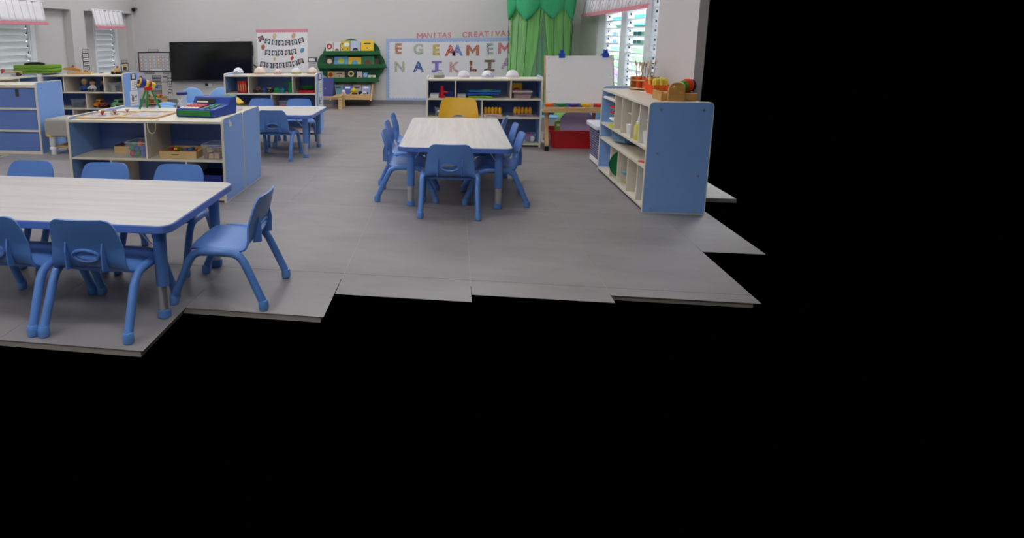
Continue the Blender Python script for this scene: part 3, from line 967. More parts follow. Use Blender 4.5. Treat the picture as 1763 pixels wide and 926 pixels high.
mk('gable', G().prism([(-.135, .012), (.085, .012), (-.025, .262)], 'x', .2702, .274), mat('gable_navy', '#171c52', .6), t)
mk('latch', G().box(.12, -.108, .12, .15, -.095, .13), CHROME, t)

# bulletin board
t = thing('bulletin_board', 'white bulletin board with light blue scalloped border and two rows of decorated letters', 'bulletin board', (.145, YW, .06))
mk('sheet', G().box(-1.28, -.004, 0, 1.28, -.0005, 1.055), mat('board_paper', '#dedde0', .7, vary=.04, scale=9), t)
def scallop(x0, z0, x1, z1, amp, step):
    out = []
    for (ax, az, bx, bz, nx, nz) in ((x0, z0, x1, z0, 0, 1), (x1, z0, x1, z1, -1, 0), (x1, z1, x0, z1, 0, -1), (x0, z1, x0, z0, 1, 0)):
        L = math.hypot(bx - ax, bz - az)
        n = int(L / step) * 2
        for k in range(n):
            o = amp if k % 2 else 0
            out.append((ax + (bx - ax) * k / n + nx * o, az + (bz - az) * k / n + nz * o))
    return out
inn = scallop(-1.235, .045, 1.235, 1.01, .012, .05)
out = scallop(-1.285, -.002, 1.285, 1.06, 0, .05)
n = min(len(inn), len(out))
def resample(p, n):
    return [p[int(i * len(p) / n)] for i in range(n)]
mk('border', G().ring(resample(out, n), resample(inn, n), 'y', -.009, -.0045), mat('border_blue', '#9fb4dc', .7, vary=.15, scale=50), t)
LC = ['#d8c8b0', '#b8322e', '#2a8a4a', '#3a5fb4', '#d8b03a', '#2a2a4a', '#d86a8a']
def letter_m(w, h):
    p = [(-1, -1), (-1, 1), (-.55, 1), (0, .1), (.55, 1), (1, 1), (1, -1), (.52, -1), (.52, .2), (0, -.62), (-.52, .2), (-.52, -1)]
    return [(a * w, b * h) for a, b in p]
ROW1 = [('E', -.933, .943, '#c98a6a'), ('G', -.59, .93, '#a9b8b0'), ('E', -.297, .918, '#c2b45a'), ('A', -.055, .905, '#b8402e'), ('A', .06, .905, '#6f90d0'), ('M', .311, .912, '#b8705c'), ('E', .584, .928, '#9fb0b8'), ('M', .826, .945, '#cc7a88')]
ROW2 = [('N', -.908, .638, '#a4b8ac'), ('A', -.587, .637, '#4a66b0'), ('I', -.279, .646, '#7a74b8'), ('K', .003, .626, '#c4a0a4'), ('L', .317, .643, '#8a3a34'), ('I', .591, .661, '#7a6a58'), ('A', .872, .689, '#c09abc')]
for i, (ch, x, z, c) in enumerate(ROW1 + ROW2):
    m = spots_mat('letter_spots_%d' % i, c, random.sample(LC, 4), 42 + 4 * (i % 4), .34 if i % 3 else .42)
    if ch == 'M':
        mk('letter', G().prism(letter_m(.105, .088), 'y', -.0035, 0), m, t, (x - .145, -.005, z - .06))
    elif ch == 'I':
        g = G().box(-.085, -.0035, .055, .085, 0, .095).box(-.03, -.0035, -.055, .03, 0, .055).box(-.085, -.0035, -.095, .085, 0, -.055)
        mk('letter', g, m, t, (x - .145, -.005, z - .06))
    else:
        text(ch, .235, m, t, (x - .145, -.006, z - .06), extrude=.002, name='letter', bold=.004 if ch == 'M' else .010)
mk('name_strip', G().box(-.18, -.006, 1.0, .05, -.0046, 1.02, 0).box(-.14, -.007, 1.006, 0, -.0061, 1.013, 1).prism(disc(.06, 1.01, .014, 10), 'y', -.007, -.0046, 2), [PAPER, DARK, GREENP], t)
t = thing('wall_lettering', 'pink cut paper lettering above the bulletin board', 'lettering', (.15, YW, 1.165))
PINKL = mat('lettering_pink', '#c9808f', .7, vary=.15, scale=30)
for word, xa, xb, za, zb in (('MANITAS', -.57, -.075, 1.165, 1.165), ('CREATIVAS', .175, .885, 1.168, 1.185)):
    for k, ch in enumerate(word):
        u = k / (len(word) - 1)
        if ch == 'M':
            mk('letter', G().prism(letter_m(.05, .043), 'y', -.004, 0), PINKL, t, (xa - .15, -.001, za - 1.165))
            continue
        text(ch, .12, PINKL, t, (xa + (xb - xa) * u - .15, -.003, za + (zb - za) * u - 1.165), (PI / 2, -.06 * math.sin(k * 2.1), 0), .002, 'letter', .0012 if ch in 'MN' else .004)

# green canopy in the corner
CX, CY, CR = 1.28, 9.72, .45
t = thing('canopy', 'green sheer canopy with leaf shaped valance hanging in the far right corner', 'canopy', (CX, CY, 0))
SH = [sheer_mat('sheer_green_%d' % i, c, o) for i, (c, o) in enumerate((('#9ee884', .6), ('#8fdc8c', .45), ('#8fc89a', .4)))]
def curtain(a0, a1, m, zb=.02, zt=1.62, gather=0, rr=CR, name='curtain'):
    v, f = [], []
    n, k = 46, 10
    for i in range(n + 1):
        u = i / n
        for j in range(k + 1):
            w = j / k
            a = a0 + (a1 - a0) * u
            if gather:
                a = a + gather * (1 - w) ** 1.3 * (u if gather < 0 else (1 - u))
            r = rr + .018 * math.sin(u * 40) * (.4 + .6 * (1 - w)) - .03 * w
            v.append((r * math.cos(a), r * math.sin(a), zb + (zt - zb) * w))
    for i in range(n):
        for j in range(k):
            b = i * (k + 1) + j
            f.append((b, b + k + 1, b + k + 2, b + 1))
    return mk(name, G().add(v, f), m, t, smooth=True)
curtain(R(170), R(268), SH[0], gather=-R(34))
curtain(R(268), R(370), SH[0], gather=R(30))
curtain(R(10), R(170), SH[1])
curtain(R(225), R(315), SH[2], rr=.38, name='inner_curtain')
seam = G()
for a in (176, 203, 222, 240, 262, 285, 305, 330, 358):
    seam.tube([((CR + .012) * math.cos(R(a + d)), (CR + .012) * math.sin(R(a + d)), z) for d, z in ((-6 if a < 268 else 6, .05), (-3 if a < 268 else 3, .8), (0, 1.6))], .0045, 5)
mk('seam_cords', seam, mat('seam_green', '#1d5a34', .8), t)
mk('hoop', G().tube([(CR * math.cos(2 * PI * k / 32), CR * math.sin(2 * PI * k / 32), 1.66) for k in range(33)], .012, 6, cap=False), GREENP, t, smooth=True)
mk('crown_cloth', G().lathe([(CR, 1.66), (.3, 1.9), (.12, 2.2), (.02, 2.5)], 24), SH[1], t, smooth=True)
mk('cord', G().tube([(0, 0, 2.5), (0, 0, 2.899)], .006, 6), WHITE, t)
LEAF = mat('leaf_cloth', '#33a86c', .7, vary=.2, scale=25, bump=.2)
for k in range(8):
    a = R(178 + 45 * k + 14)
    wdt, v, f = R(24), [], []
    for i in range(9):
        u = -1 + i / 4
        for j in range(9):
            w = j / 8
            half = math.sin(PI * min(1, .5 + .5 * (1 - w))) if w > .5 else 1
            half = 1 if w < .4 else max(.02, 1 - ((w - .4) / .6) ** 1.5)
            aa = a + wdt * u * half
            r = CR + .03 + .035 * (1 - u * u) - .02 * w
            v.append((r * math.cos(aa), r * math.sin(aa), 1.74 - .36 * w - .02 * (k % 2)))
    for i in range(8):
        for j in range(8):
            b = i * 9 + j
            f.append((b, b + 9, b + 10, b + 1))
    lf = mk('leaf', G().add(v, f), LEAF, t, smooth=True)
    md = lf.modifiers.new('thick', 'SOLIDIFY'); md.thickness = .004
# cushions under the canopy and along the window wall
for x, y, sx, sy_, sz, m, lab in ((1.1, 8.75, .26, .22, .13, TEAL, 'big teal floor cushion seen under the easel'), (1.55, 8.6, .24, .2, .13, mat('cushion_navy', '#23456e', .8), 'navy floor cushion seen behind the easel legs'),
                                 (1.42, 8.05, .17, .14, .11, mat('cushion_green', '#6fa458', .8), 'green floor cushion above the red bin'), (1.70, 8.0, .15, .16, .12, mat('cushion_blue', '#6f9fd0', .8), 'light blue floor cushion beside the green one')):
    tag(mk('floor_cushion', G().ball((0, 0, sz), 1, (sx, sy_, sz), 20, 12), m, loc=(x, y, 0), smooth=True), lab, 'cushion', 'floor cushions by the window')
t = thing('storage_tray', 'clear plastic toy box standing behind the easel foot', 'box', (1.13, 7.75, 0))
mk('tub', G().ring(rrect(-.13, -.1, .13, .1, .02, 3), rrect(-.124, -.094, .124, .094, .018, 3), 'z', 0, .16).box(-.12, -.09, .001, .12, .09, .006), CLEARF, t)
mk('lid', G().prism(rrect(-.14, -.11, .14, .11, .02, 3), 'z', .161, .175), mat('lid_blue', '#7fb0d8', .4), t)
mk('contents', G().box(-.11, -.08, .007, .11, .08, .08), mat('mixed_toys', '#8a5a4a', .6, vary=.6, scale=40), t)

# ================================================================== left wall things
t = thing('word_cards', 'column of five framed cards on the pier between the left windows', 'word cards', (XL, 8.9, .69), rot=(0, 0, PI / 2))
for k in range(5):
    card_sign(t, -.075, .005 + .066 * k, .085, .068 + .066 * k, lines=1)
t = thing('small_poster', 'little framed picture near the corner left of the calendar chart', 'poster', (XA, 10.27, .60), rot=(0, 0, PI / 2))
card_sign(t, -.11, .15, .09, .195)
mk('picture', G().ring(rrect(-.13, 0, .12, .14, .003, 1), rrect(-.115, .012, .105, .128, .003, 1), 'y', -.008, -.0005).box(-.115, -.004, .012, .105, -.001, .128, 1).box(-.06, -.006, .02, .05, -.0041, .075, 2).box(-.05, -.006, .076, .04, -.0041, .11, 3), [DARK, PAPER, BLACK, YELLOW], t)
t = thing('security_camera', 'small black camera high in the left back corner', 'camera', (-5.68, 10.42, 1.70))
mk('mount', G().box(-.059, .03, -.01, .02, .0795, .02), BLACK, t)
mk('body', G().tube([(0, .03, 0), (.02, -.06, -.02)], [.03, .034], 12), BLACK, t, smooth=True)

# papers on the shelf sides
def papers(name, label, x, items):
    for i, (y0, y1, z0, z1, kind) in enumerate(items):
        t = thing('paper_notice', label[i], 'notice', (x, y0, z0), rot=(0, 0, PI / 2))
        w, h = y1 - y0, z1 - z0
        mk('sheet', G().box(0, -.0025, 0, w, -.0009, h), DARK if kind == 'd' else PAPER, t)
        if kind == 'd':
            mk('picture', G().box(w * .25, -.004, h * .18, w * .75, -.0026, h * .9), PAPER, t)
        else:
            g = G()
            for k in range(4):
                g.box(w * .2, -.0035, h * (.15 + .18 * k), w * .85, -.0026, h * (.19 + .18 * k))
            mk('print_line', g, mat('print_pale', '#aaa49c', .7), t)
        if kind == 'p':
            mk('picture', G().prism(disc(w * .3, h * .5, .03, 12, .8, 1.4), 'y', -.0045, -.0036).box(w * .55, -.0045, h * .6, w * .85, -.0036, h * .66), DARK, t)
papers('a', ['dark framed card at the top of the doll shelf side', 'text sheet in the middle of the doll shelf side', 'sheet with a dark figure low on the doll shelf side'], -4.152, [(7.40, 7.53, .64, .722, 'd'), (7.39, 7.555, .505, .637, 't'), (7.35, 7.56, .30, .495, 'p')])
papers('b', ['dark framed card at the top of the pennant shelf side', 'text sheet in the middle of the pennant shelf side', 'sheet with a small figure low on the pennant shelf side'], -1.61, [(7.24, 7.41, .645, .725, 'd'), (7.24, 7.43, .51, .64, 't'), (7.22, 7.44, .28, .50, 'p')])
t = thing('paper_sticker', 'little white torn sticker on the end of the low shelf', 'sticker', (-1.593, 4.16, .535), rot=(0, 0, PI / 2))
mk('sheet', G().prism([(0, 0), (.05, 0), (.05, .03), (.02, .035), (.02, .05), (0, .05)], 'y', -.002, -.0005), PAPER, t)

# ================================================================== clear boxes and toys
def clear_box(label, x, y, z, w, d, h, lid=None, group=None, name='storage_box'):
    t = thing(name, label, 'box', (x, y, z + .0005), 0, group)
    po, pi_ = rrect(-w / 2, -d / 2, w / 2, d / 2, .015, 3), rrect(-w / 2 + .003, -d / 2 + .003, w / 2 - .003, d / 2 - .003, .013, 3)
    mk('tub', G().ring(po, pi_, 'z', .003, h).prism(pi_, 'z', 0, .003), CLEAR, t)
    mk('rim', G().ring(rrect(-w / 2 - .007, -d / 2 - .007, w / 2 + .007, d / 2 + .007, .02, 3), pi_, 'z', h + .0002, h + .006), CLEARF, t)
    if lid:
        mk('lid', G().prism(rrect(-w / 2 - .009, -d / 2 - .009, w / 2 + .009, d / 2 + .009, .02, 3), 'z', h + .0065, h + .018), lid, t)
    return t
clear_box('clear box of coloured balls on the upper left of the low shelf', -2.29, 4.17, .31, .165, .2, .108)
BC = [('red', RED), ('green', GREENP), ('blue', BLUEP), ('orange', ORANGE)]
bi = 0
for lay, (zz, pts) in enumerate(((.0, [(-.045, -.06), (0, -.06), (.045, -.06), (-.045, -.005), (0, -.005), (.045, -.005)]), (.038, [(-.05, -.055), (-.005, -.06), (.042, -.055), (-.03, 0), (.025, 0)]), (.068, [(-.035, -.04), (.015, -.045)]))):
    for (dx, dy) in pts:
        nm, m = BC[[0, 1, 2, 1, 2, 0, 1, 2, 2, 3, 1, 1, 3][bi]]
        r = .0215
        tag(mk('toy_ball', G().ball((0, 0, 0), r, n=16, k=10), m, loc=(-2.29 + dx, 4.17 + dy, .3146 + r + zz), smooth=True),
            '%s plastic ball in the clear box, %s layer, %s of its layer' % (nm, ('bottom', 'middle', 'top')[lay], ('first', 'second', 'third', 'fourth', 'fifth', 'sixth')[pts.index((dx, dy))]), 'ball', 'balls in the clear box')
        bi += 1
t = thing('wooden_box', 'flat wooden box behind the clear box of balls', 'box', (-2.47, 4.3, .3105))
mk('body', G().box(-.09, -.06, 0, .09, .09, .05), WOOD, t, bevel=.002)
mk('lid', G().box(-.09, -.06, .0505, .09, .09, .058), mat('dark_lid', '#4a3a3a', .5), t)
t = thing('wooden_tray', 'wooden tray with coloured pieces in the low shelf', 'tray', (-1.965, 4.2, .3105))
mk('tray', G().ring(rrect(-.145, -.12, .145, .12, .006, 2), rrect(-.135, -.11, .135, .11, .004, 2), 'z', 0, .052).box(-.135, -.11, .001, .135, .11, .008), WOOD, t)
for k in range(14):
    x, y = -.115 + .038 * (k % 7), -.07 + .11 * (k // 7)
    mk('piece', G().box(x - .014, y - .03, .009, x + .014, y + .03, .04 + .006 * (k % 3)), [PURPLE, TEAL, RED, YELLOW, GREENP][k % 5], t)
mk('stamp', G().box(-.05, -.1206, .026, .01, -.1201, .032), mat('stamp_brown', '#6a5236', .6), t)
clear_box('clear box of wooden blocks at the right of the low shelf', -1.705, 4.17, .31, .14, .2, .1)
for k, (dx, dy, dz, s) in enumerate(((-.045, -.07, 0, .03), (-.008, -.072, 0, .032), (.035, -.07, 0, .034), (-.03, -.02, 0, .04), (.03, -.02, 0, .04), (-.03, -.05, .041, .032), (.02, -.06, .041, .03), (.04, -.02, .041, .03))):
    tag(mk('wooden_block', G().box(-s / 2, -s / 2, 0, s / 2, s / 2, s), WOOD if k % 3 else BROWN, loc=(-1.705 + dx, 4.17 + dy, .3146 + dz), rot=(0, 0, .1 * k), bevel=.002),
        'wooden block in the clear box, %s, %s' % ('lower layer' if dz == 0 else 'upper layer', ('front left', 'front middle', 'front right', 'behind left', 'behind right', 'left', 'middle', 'right')[k]), 'block', 'blocks in the clear box')
# boxes in the dark lower row
for x, c, lab in ((-2.68, DARK, 'dark box in the lower left slot of the low shelf'), (-1.75, NAVYP, 'navy box in the lower right slot of the low shelf')):
    t = thing('storage_bin', lab, 'bin', (x, 4.25, .0305))
    mk('tub', G().ring(rrect(-.1, -.12, .1, .12, .02, 3), rrect(-.094, -.114, .094, .114, .016, 3), 'z', 0, .14).box(-.09, -.11, .001, .09, .11, .006), c, t)
    mk('rim', G().ring(rrect(-.106, -.126, .106, .126, .02, 3), rrect(-.094, -.114, .094, .114, .016, 3), 'z', .1402, .15), c, t)

# on top of the low shelf
ZT = .5885
def puzzle(label, x, y, w, d, rz, knobs, pieces):
    t = thing('puzzle_board', label, 'puzzle', (x, y, ZT), rz)
    mk('frame', G().ring(rrect(-w / 2, -d / 2, w / 2, d / 2, .008, 2), rrect(-w / 2 + .015, -d / 2 + .015, w / 2 - .015, d / 2 - .015, .004, 2), 'z', 0, .012), WOOD, t)
    mk('picture', G().box(-w / 2 + .015, -d / 2 + .015, 0, w / 2 - .015, d / 2 - .015, .008), spots_mat('puzzle_print_' + str(len(knobs)), '#cfc4b8', ['#b8a0a8', '#a8b0bc', '#c8b8a0', '#b0a8a0'], 14, .5), t)
    for k, (kx, ky, m) in enumerate(knobs):
        pc = mk('piece', G().prism(disc(kx, ky, .03, 7), 'z', .0081, .012), [mat('piece_a', '#c9a89a', .6), mat('piece_b', '#b5a9b5', .6), mat('piece_c', '#b9b48c', .6)][k % 3], t)
        mk('knob', G().lathe([(.006, .0121), (.006, .022), (.014, .027), (.016, .034), (.008, .036)], 12, (kx, ky, 0)), m, pc, smooth=True)
    return t
KN = [mat('knob_olive', '#8a8a52', .5), RED, mat('knob_brown', '#9a6a4a', .5), mat('knob_plum', '#8a6a74', .5), mat('knob_tan', '#a8824a', .5)]
puzzle('knob puzzle board on the left of the cash register shelf', -2.63, 4.31, .30, .40, .0, [(-.06, .03, KN[0]), (-.01, -.06, KN[1]), (.02, .06, KN[2]), (.06, .0, KN[3]), (.09, .13, KN[4])], 5)
puzzle('framed wooden puzzle board beside the cash register', -2.31, 4.34, .33, .38, -.03, [], 0)
t = thing('cord_loop', 'thin pale cord loop hanging over the front of the low shelf', 'cord', (-2.13, 4.04, .59))
mk('loop', G().tube([(-.03, .06, .002), (-.03, .004, .001), (-.031, -.004, -.03), (-.03, -.004, -.06), (-.018, -.004, -.085), (0, -.004, -.092), (.018, -.004, -.085), (.03, -.004, -.06), (.031, -.004, -.03), (.03, .004, .001), (.03, .06, .002)], .0022, 6), mat('cord_cream', '#d8d4b4', .6), t, smooth=True)
# toy telescope on green tripod
t = thing('toy_telescope', 'toy telescope with a big eye on three green legs on the low shelf', 'toy', (-2.52, 4.765, ZT))
ax = Vector((-.62, -.72, .32)).normalized()
cc = Vector((0, 0, .205))
for k, (fx, fy) in enumerate(((-.055, -.065), (-.05, .05), (.085, .02))):
    mk('leg', G().tube([(fx, fy, .005), (fx * .25, fy * .25, .165)], .0085, 10), GREENP, t, smooth=True)
mk('hub', G().lathe([(.012, .15), (.034, .158), (.036, .172), (.03, .19), (.012, .196)], 12), RED, t, smooth=True)
def seg(a, b, r0, r1, m, nm, r2=None):
    return mk(nm, G().tube([cc + ax * a, cc + ax * b], [r0, r1], 18), m, t, smooth=True)
seg(-.085, -.055, .012, .02, BLUEP, 'eyepiece')
seg(-.055, -.02, .028, .032, YELLOW, 'tube_ring')
seg(-.02, .005, .036, .036, mat('toy_brown', '#8a2c1a', .4), 'tube_ring')
seg(.005, .03, .034, .036, YELLOW, 'tube_ring')
hd = seg(.03, .075, .038, .054, mat('toy_navy', '#1a2a8c', .35), 'eye_housing')
mk('eye_ring', G().tube([cc + ax * .0752, cc + ax * .081], [.04, .036], 18), YELLOW, hd, smooth=True)
mk('pupil', G().tube([cc + ax * .0812, cc + ax * .087], [.022, .018], 14), mat('pupil_brown', '#4a1a14', .3), hd, smooth=True)
# sand timer
t = thing('sand_timer', 'clear sand timer with dark blue caps on the low shelf', 'timer', (-2.235, 4.79, ZT))
for z0, z1 in ((0, .022), (.118, .14)):
    mk('cap', G().lathe([(.045, z0), (.046, z0 + .003), (.046, z1 - .003), (.044, z1)], 24), NAVYP, t, smooth=True)
mk('sleeve', G().lathe([(.04, .0221), (.04, .1179)], 24), CLEARF, t, smooth=True)
mk('glass_bulb', G().lathe([(.026, .026), (.028, .045), (.008, .066), (.0035, .07), (.008, .074), (.028, .095), (.026, .114)], 16), CLEARF, t, smooth=True)
mk('cross_print', G().tube([(-.02, -.042, .04), (.02, -.042, .095)], .002, 5).tube([(.02, -.042, .04), (-.02, -.042, .095)], .002, 5), WHITE, t)
# cash register
t = thing('toy_cash_register', 'blue toy cash register with red keys and green drawer on the low shelf', 'toy', (-1.865, 4.42, ZT), -.2)
RBL = mat('register_blue', '#1a449f', .35)
mk('body', G().prism([(-.165, .0), (.165, 0), (.165, .132), (.085, .132), (.05, .08), (-.165, .06)], 'x', -.165, .165), RBL, t, bevel=.008)
dr = mk('drawer', G().box(-.145, -.1735, .012, .145, -.166, .052), mat('drawer_green', '#1b7d34', .4), t, bevel=.003)
mk('display_window', G().add([(-.13, .0475, .082), (.04, .0475, .082), (.04, .07, .115), (-.13, .07, .115), (-.13, .0435, .085), (.04, .0435, .085), (.04, .066, .118), (-.13, .066, .118)], [(4, 5, 6, 7), (0, 3, 2, 1), (0, 1, 5, 4), (1, 2, 6, 5), (2, 3, 7, 6), (3, 0, 4, 7)]), BLACK, t)
mk('display_strip', G().add([(-.12, .0445, .088), (-.02, .0445, .088), (-.02, .053, .1), (-.12, .053, .1), (-.12, .042, .089), (-.02, .042, .089), (-.02, .0505, .101), (-.12, .0505, .101)], [(4, 5, 6, 7), (0, 3, 2, 1), (0, 1, 5, 4), (1, 2, 6, 5), (2, 3, 7, 6), (3, 0, 4, 7)]), CREAM, t)
slope = math.atan2(.075 - .058, .21)
for r in range(4):
    for c in range(5):
        y = -.135 + r * .042
        z = .0595 + (y + .165) * math.tan(slope)
        mk('key', G().box(-.013, -.015, 0, .013, .015, .009), (WHITE if r == 0 else RED), t, (-.125 + c * .033, y, z + .0015), (slope, 0, 0), bevel=.002)
for x in (.07, .115):
    mk('lever', G().box(-.007, -.08, 0, .007, .08, .007), mat('lever_green', '#54a860', .4), t, (x, -.06, .071), (slope, 0, 0), bevel=.002)
# green and yellow clear toy behind
t = thing('marble_toy', 'green and yellow toy with a clear dome behind the cash register', 'toy', (-1.80, 4.755, ZT), -.15)
mk('base', G().box(-.1, -.05, 0, .085, .05, .03), CLEARF, t, bevel=.004)
mk('clear_dome', G().ball((.03, 0, .066), .05, (1.1, .9, 1.1), 18, 10), CLEAR, t, smooth=True)
mk('yellow_band', G().box(-.105, -.045, .085, .05, .045, .098).prism([(.05, .085), (.095, .05), (.1, .062), (.05, .098)], 'y', -.045, .045), YELLOW, t, bevel=.003)
mk('green_top', G().box(-.06, -.04, .0985, .045, .04, .118), GREENP, t, bevel=.006)
mk('post', G().box(-.1, -.04, .0305, -.08, .04, .0845).box(-.03, -.03, .0305, -.01, .03, .0845), YELLOW, t)

# ================================================================== things on and in the shelf behind the centre table
def BX(px):
    return -.279 + (px - 734.3) * .005914
def paper_hat(label, x, y, z, r, hexc, hexb, turn=0, grp='paper sun hats'):
    t = thing('paper_hat', label, 'paper hat', (x, y, z + .0005), turn, grp)
    m = mat('hat_' + hexc, hexc, .8, vary=.12, scale=40)
    mk('crown', G().lathe([(r * .82, .004), (r * .84, .02), (r * .78, r * .5), (r * .62, r * .82), (r * .35, r * 1.02), (r * .05, r * 1.08)], 22), m, t, smooth=True)
    mk('band', G().lathe([(r * .845, .012), (r * .86, .015), (r * .855, .028), (r * .84, .03)], 22), mat('hatband_' + hexb, hexb, .8), t, smooth=True)
    br = [(r * (.8 + .55 * max(0, math.cos(a)) ** .6) * math.cos(a) if math.cos(a) > 0 else r * .84 * math.cos(a), r * .9 * math.sin(a)) for a in [2 * PI * k / 28 for k in range(28)]]
    mk('visor', G().prism(br, 'z', 0, .004), m, t)
    mk('drawn_mark', G().ball((0, -r * .77, r * .45), .012, (1.6, .5, .8), 8, 5).ball((r * .5, -r * .55, r * .55), .01, (.8, .6, 1.6), 8, 5), mat('mark_' + hexb, hexb, .7), t)
    return t
ZB = .7135
paper_hat('grey stacked paper hat at the left of the shelf behind the centre table', BX(756), 6.72, ZB, .068, '#a8a69c', '#8a877a', PI)
paper_hat('white paper hat with faint pink brim, second on the shelf behind the centre table', BX(800), 6.7, ZB, .075, '#e6e6ea', '#dcc8d0', PI)
paper_hat('white paper hat with violet marks, third on the shelf behind the centre table', BX(842), 6.7, ZB, .075, '#e8e8ec', '#b8b6d0', 0)
paper_hat('white paper hat with a red mark, right end of the shelf behind the centre table', BX(886), 6.7, ZB, .08, '#ebebee', '#d8cac8', PI)
def booklet(label, x0, x1, y0, y1, z, h, m, name='book', cat='book', grp=None):
    t = thing(name, label, cat, ((x0 + x1) / 2, (y0 + y1) / 2, z + .0005), 0, grp)
    a, b = (x1 - x0) / 2, (y1 - y0) / 2
    mk('cover', G().box(-a, -b, 0, a, b, .003).box(-a, -b, h - .003, a, b, h).box(-a, b - .003, .003, a, b, h - .003), m, t)
    mk('pages', G().box(-a + .003, -b + .003, .0031, a - .003, b - .0031, h - .0031), PAPER, t)
    return t
booklet('white box lying at the upper left of the shelf behind the centre table', BX(741), BX(756.5), 6.55, 6.7, .51, .045, PAPERG)
t = thing('toy_pump', 'red upright plastic toy in the shelf behind the centre table', 'toy', (BX(762), 6.60, .5105))
mk('base', G().lathe([(.038, 0), (.036, .02), (.022, .028)], 14), RED, t, smooth=True)
mk('column', G().lathe([(.022, .0281), (.018, .09), (.015, .125), (.008, .13)], 14), RED, t, smooth=True)
mk('arm', G().tube([(.015, 0, .06), (.055, -.005, .058), (.06, -.005, .05)], .012, 8), RED, t, smooth=True)
t = thing('toy_tub', 'dark blue low tub behind the red toy', 'tub', (BX(772), 6.77, .5105))
mk('tub', G().ring(rrect(-.06, -.06, .06, .06, .015, 3), rrect(-.055, -.055, .055, .055, .012, 3), 'z', 0, .055).box(-.05, -.05, .001, .05, .05, .005), BLUEP, t)
mk('rim', G().ring(rrect(-.065, -.065, .065, .065, .015, 3), rrect(-.055, -.055, .055, .055, .012, 3), 'z', .0552, .06), BLUEP, t)
for k in range(3):
    booklet('thin pale booklet in the stack left of the blue trays, %s' % ('lowest', 'middle one', 'topmost')[k], BX(789), BX(804), 6.56, 6.70, .5105 + k * .0125, .012, PAPERG, 'booklet', 'booklet', 'stacked pale booklets')
def long_tray(label, x0, x1, y, z, h, m, m2):
    t = thing('toy_paddle', label, 'toy', ((x0 + x1) / 2, y, z))
    a = (x1 - x0) / 2
    mk('board', G().prism(rrect(-a, -.05, a, .05, .045, 6), 'z', 0, h), m, t, bevel=.004)
    mk('grip', G().prism(disc(a * .2, 0, .03, 14, 2, .8), 'z', h + .0003, h + .008), m2, t)
long_tray('flat lime green board at the bottom of the blue and green stack', BX(808), BX(852), 6.62, .5105, .022, LIME, GREENP)
long_tray('lower blue board resting on the lime green board', BX(805), BX(862), 6.63, .542, .02, BLUEP, mat('paddle_sky', '#2a8fd0', .4))
long_tray('upper blue board with green grip on the stack', BX(809), BX(866), 6.65, .571, .016, mat('paddle_sky', '#2a8fd0', .4), LIME)
t = thing('picture_card', 'yellow card with a red dome standing at the upper right of that shelf', 'card', (BX(894.5), 6.74, .5105), rot=(-.08, 0, 0))
mk('sheet', G().box(-.06, -.003, 0, .06, .003, .15), YELLOW, t)
mk('red_dome', G().prism([(.045 * math.cos(PI * k / 12), .06 + .04 * math.sin(PI * k / 12)) for k in range(13)], 'y', -.005, -.0031), RED, t)
t = clear_box('clear lidded box with pink pieces at the upper right of that shelf', BX(902), 6.62, .51, .185, .15, .06, lid=mat('lid_pinkish', '#cdb4ae', .4))
mk('contents', G().box(-.08, -.06, .0035, .08, .06, .035), mat('pink_pieces', '#a8646a', .6, vary=.5, scale=60), t)
t = clear_box('wide clear box with a white handle left of the yellow chair', BX(775), 6.64, .315, .30, .18, .085)
mk('handle', G().tube([(-.12, -.098, .05), (-.12, -.11, .06), (.12, -.11, .06), (.12, -.098, .05)], .006, 6), WHITE, t)
mk('contents', G().box(-.14, -.08, .0035, .14, .08, .04), mat('green_pieces', '#2e5a4c', .6, vary=.5, scale=60), t)
for i, (x0, x1) in enumerate(((BX(836), BX(868)), (BX(888.5), BX(921)))):
    t = thing('peg_set', 'row of five yellow pegs on a %s' % ('pink white box, middle of the shelf' if i == 0 else 'mauve box, right side of the shelf'), 'toy', ((x0 + x1) / 2, 6.60 + .03 * i, .3155), 0, 'yellow peg sets')
    a = (x1 - x0) / 2
    mk('base_box', G().box(-a, -.05, 0, a, .05, .026), mat('peg_base_%d' % i, ('#d9b8b4', '#8a7890')[i], .5), t, bevel=.002)
    mk('print_line', G().box(-.05, -.0506, .009, .04, -.0501, .015), DARK, t)
    mk('rack', G().box(-a + .005, .025, .0262, a - .005, .032, .09), mat('peg_rack', '#6a4a24', .5), t)
    for k in range(5):
        x = -a + .02 + k * (2 * a - .04) / 4
        mk('peg', G().lathe([(.011, .0262), (.0175, .035), (.0185, .06), (.0165, .088), (.008, .098), (.002, .1)], 14, (x, 0, 0)), mat('peg_yellow', '#e2a81c', .4), t, smooth=True)
booklet('thin magazine lying in front of the right peg set', BX(880), BX(898), 6.535, 6.57, .315, .006, PAPERG, 'magazine', 'magazine')
t = clear_box('clear box with purple and white toys on the bottom board of that shelf', BX(917), 6.63, .04, .12, .16, .085)
mk('contents', G().ball((-.02, -.04, .05), .035).ball((.03, -.03, .04), .03, m=1).ball((0, .03, .05), .04).ball((-.01, -.05, .09), .022, m=2), [PURPLE, WHITE, mat('magenta_toy', '#9a2a6a', .5)], t, smooth=True)

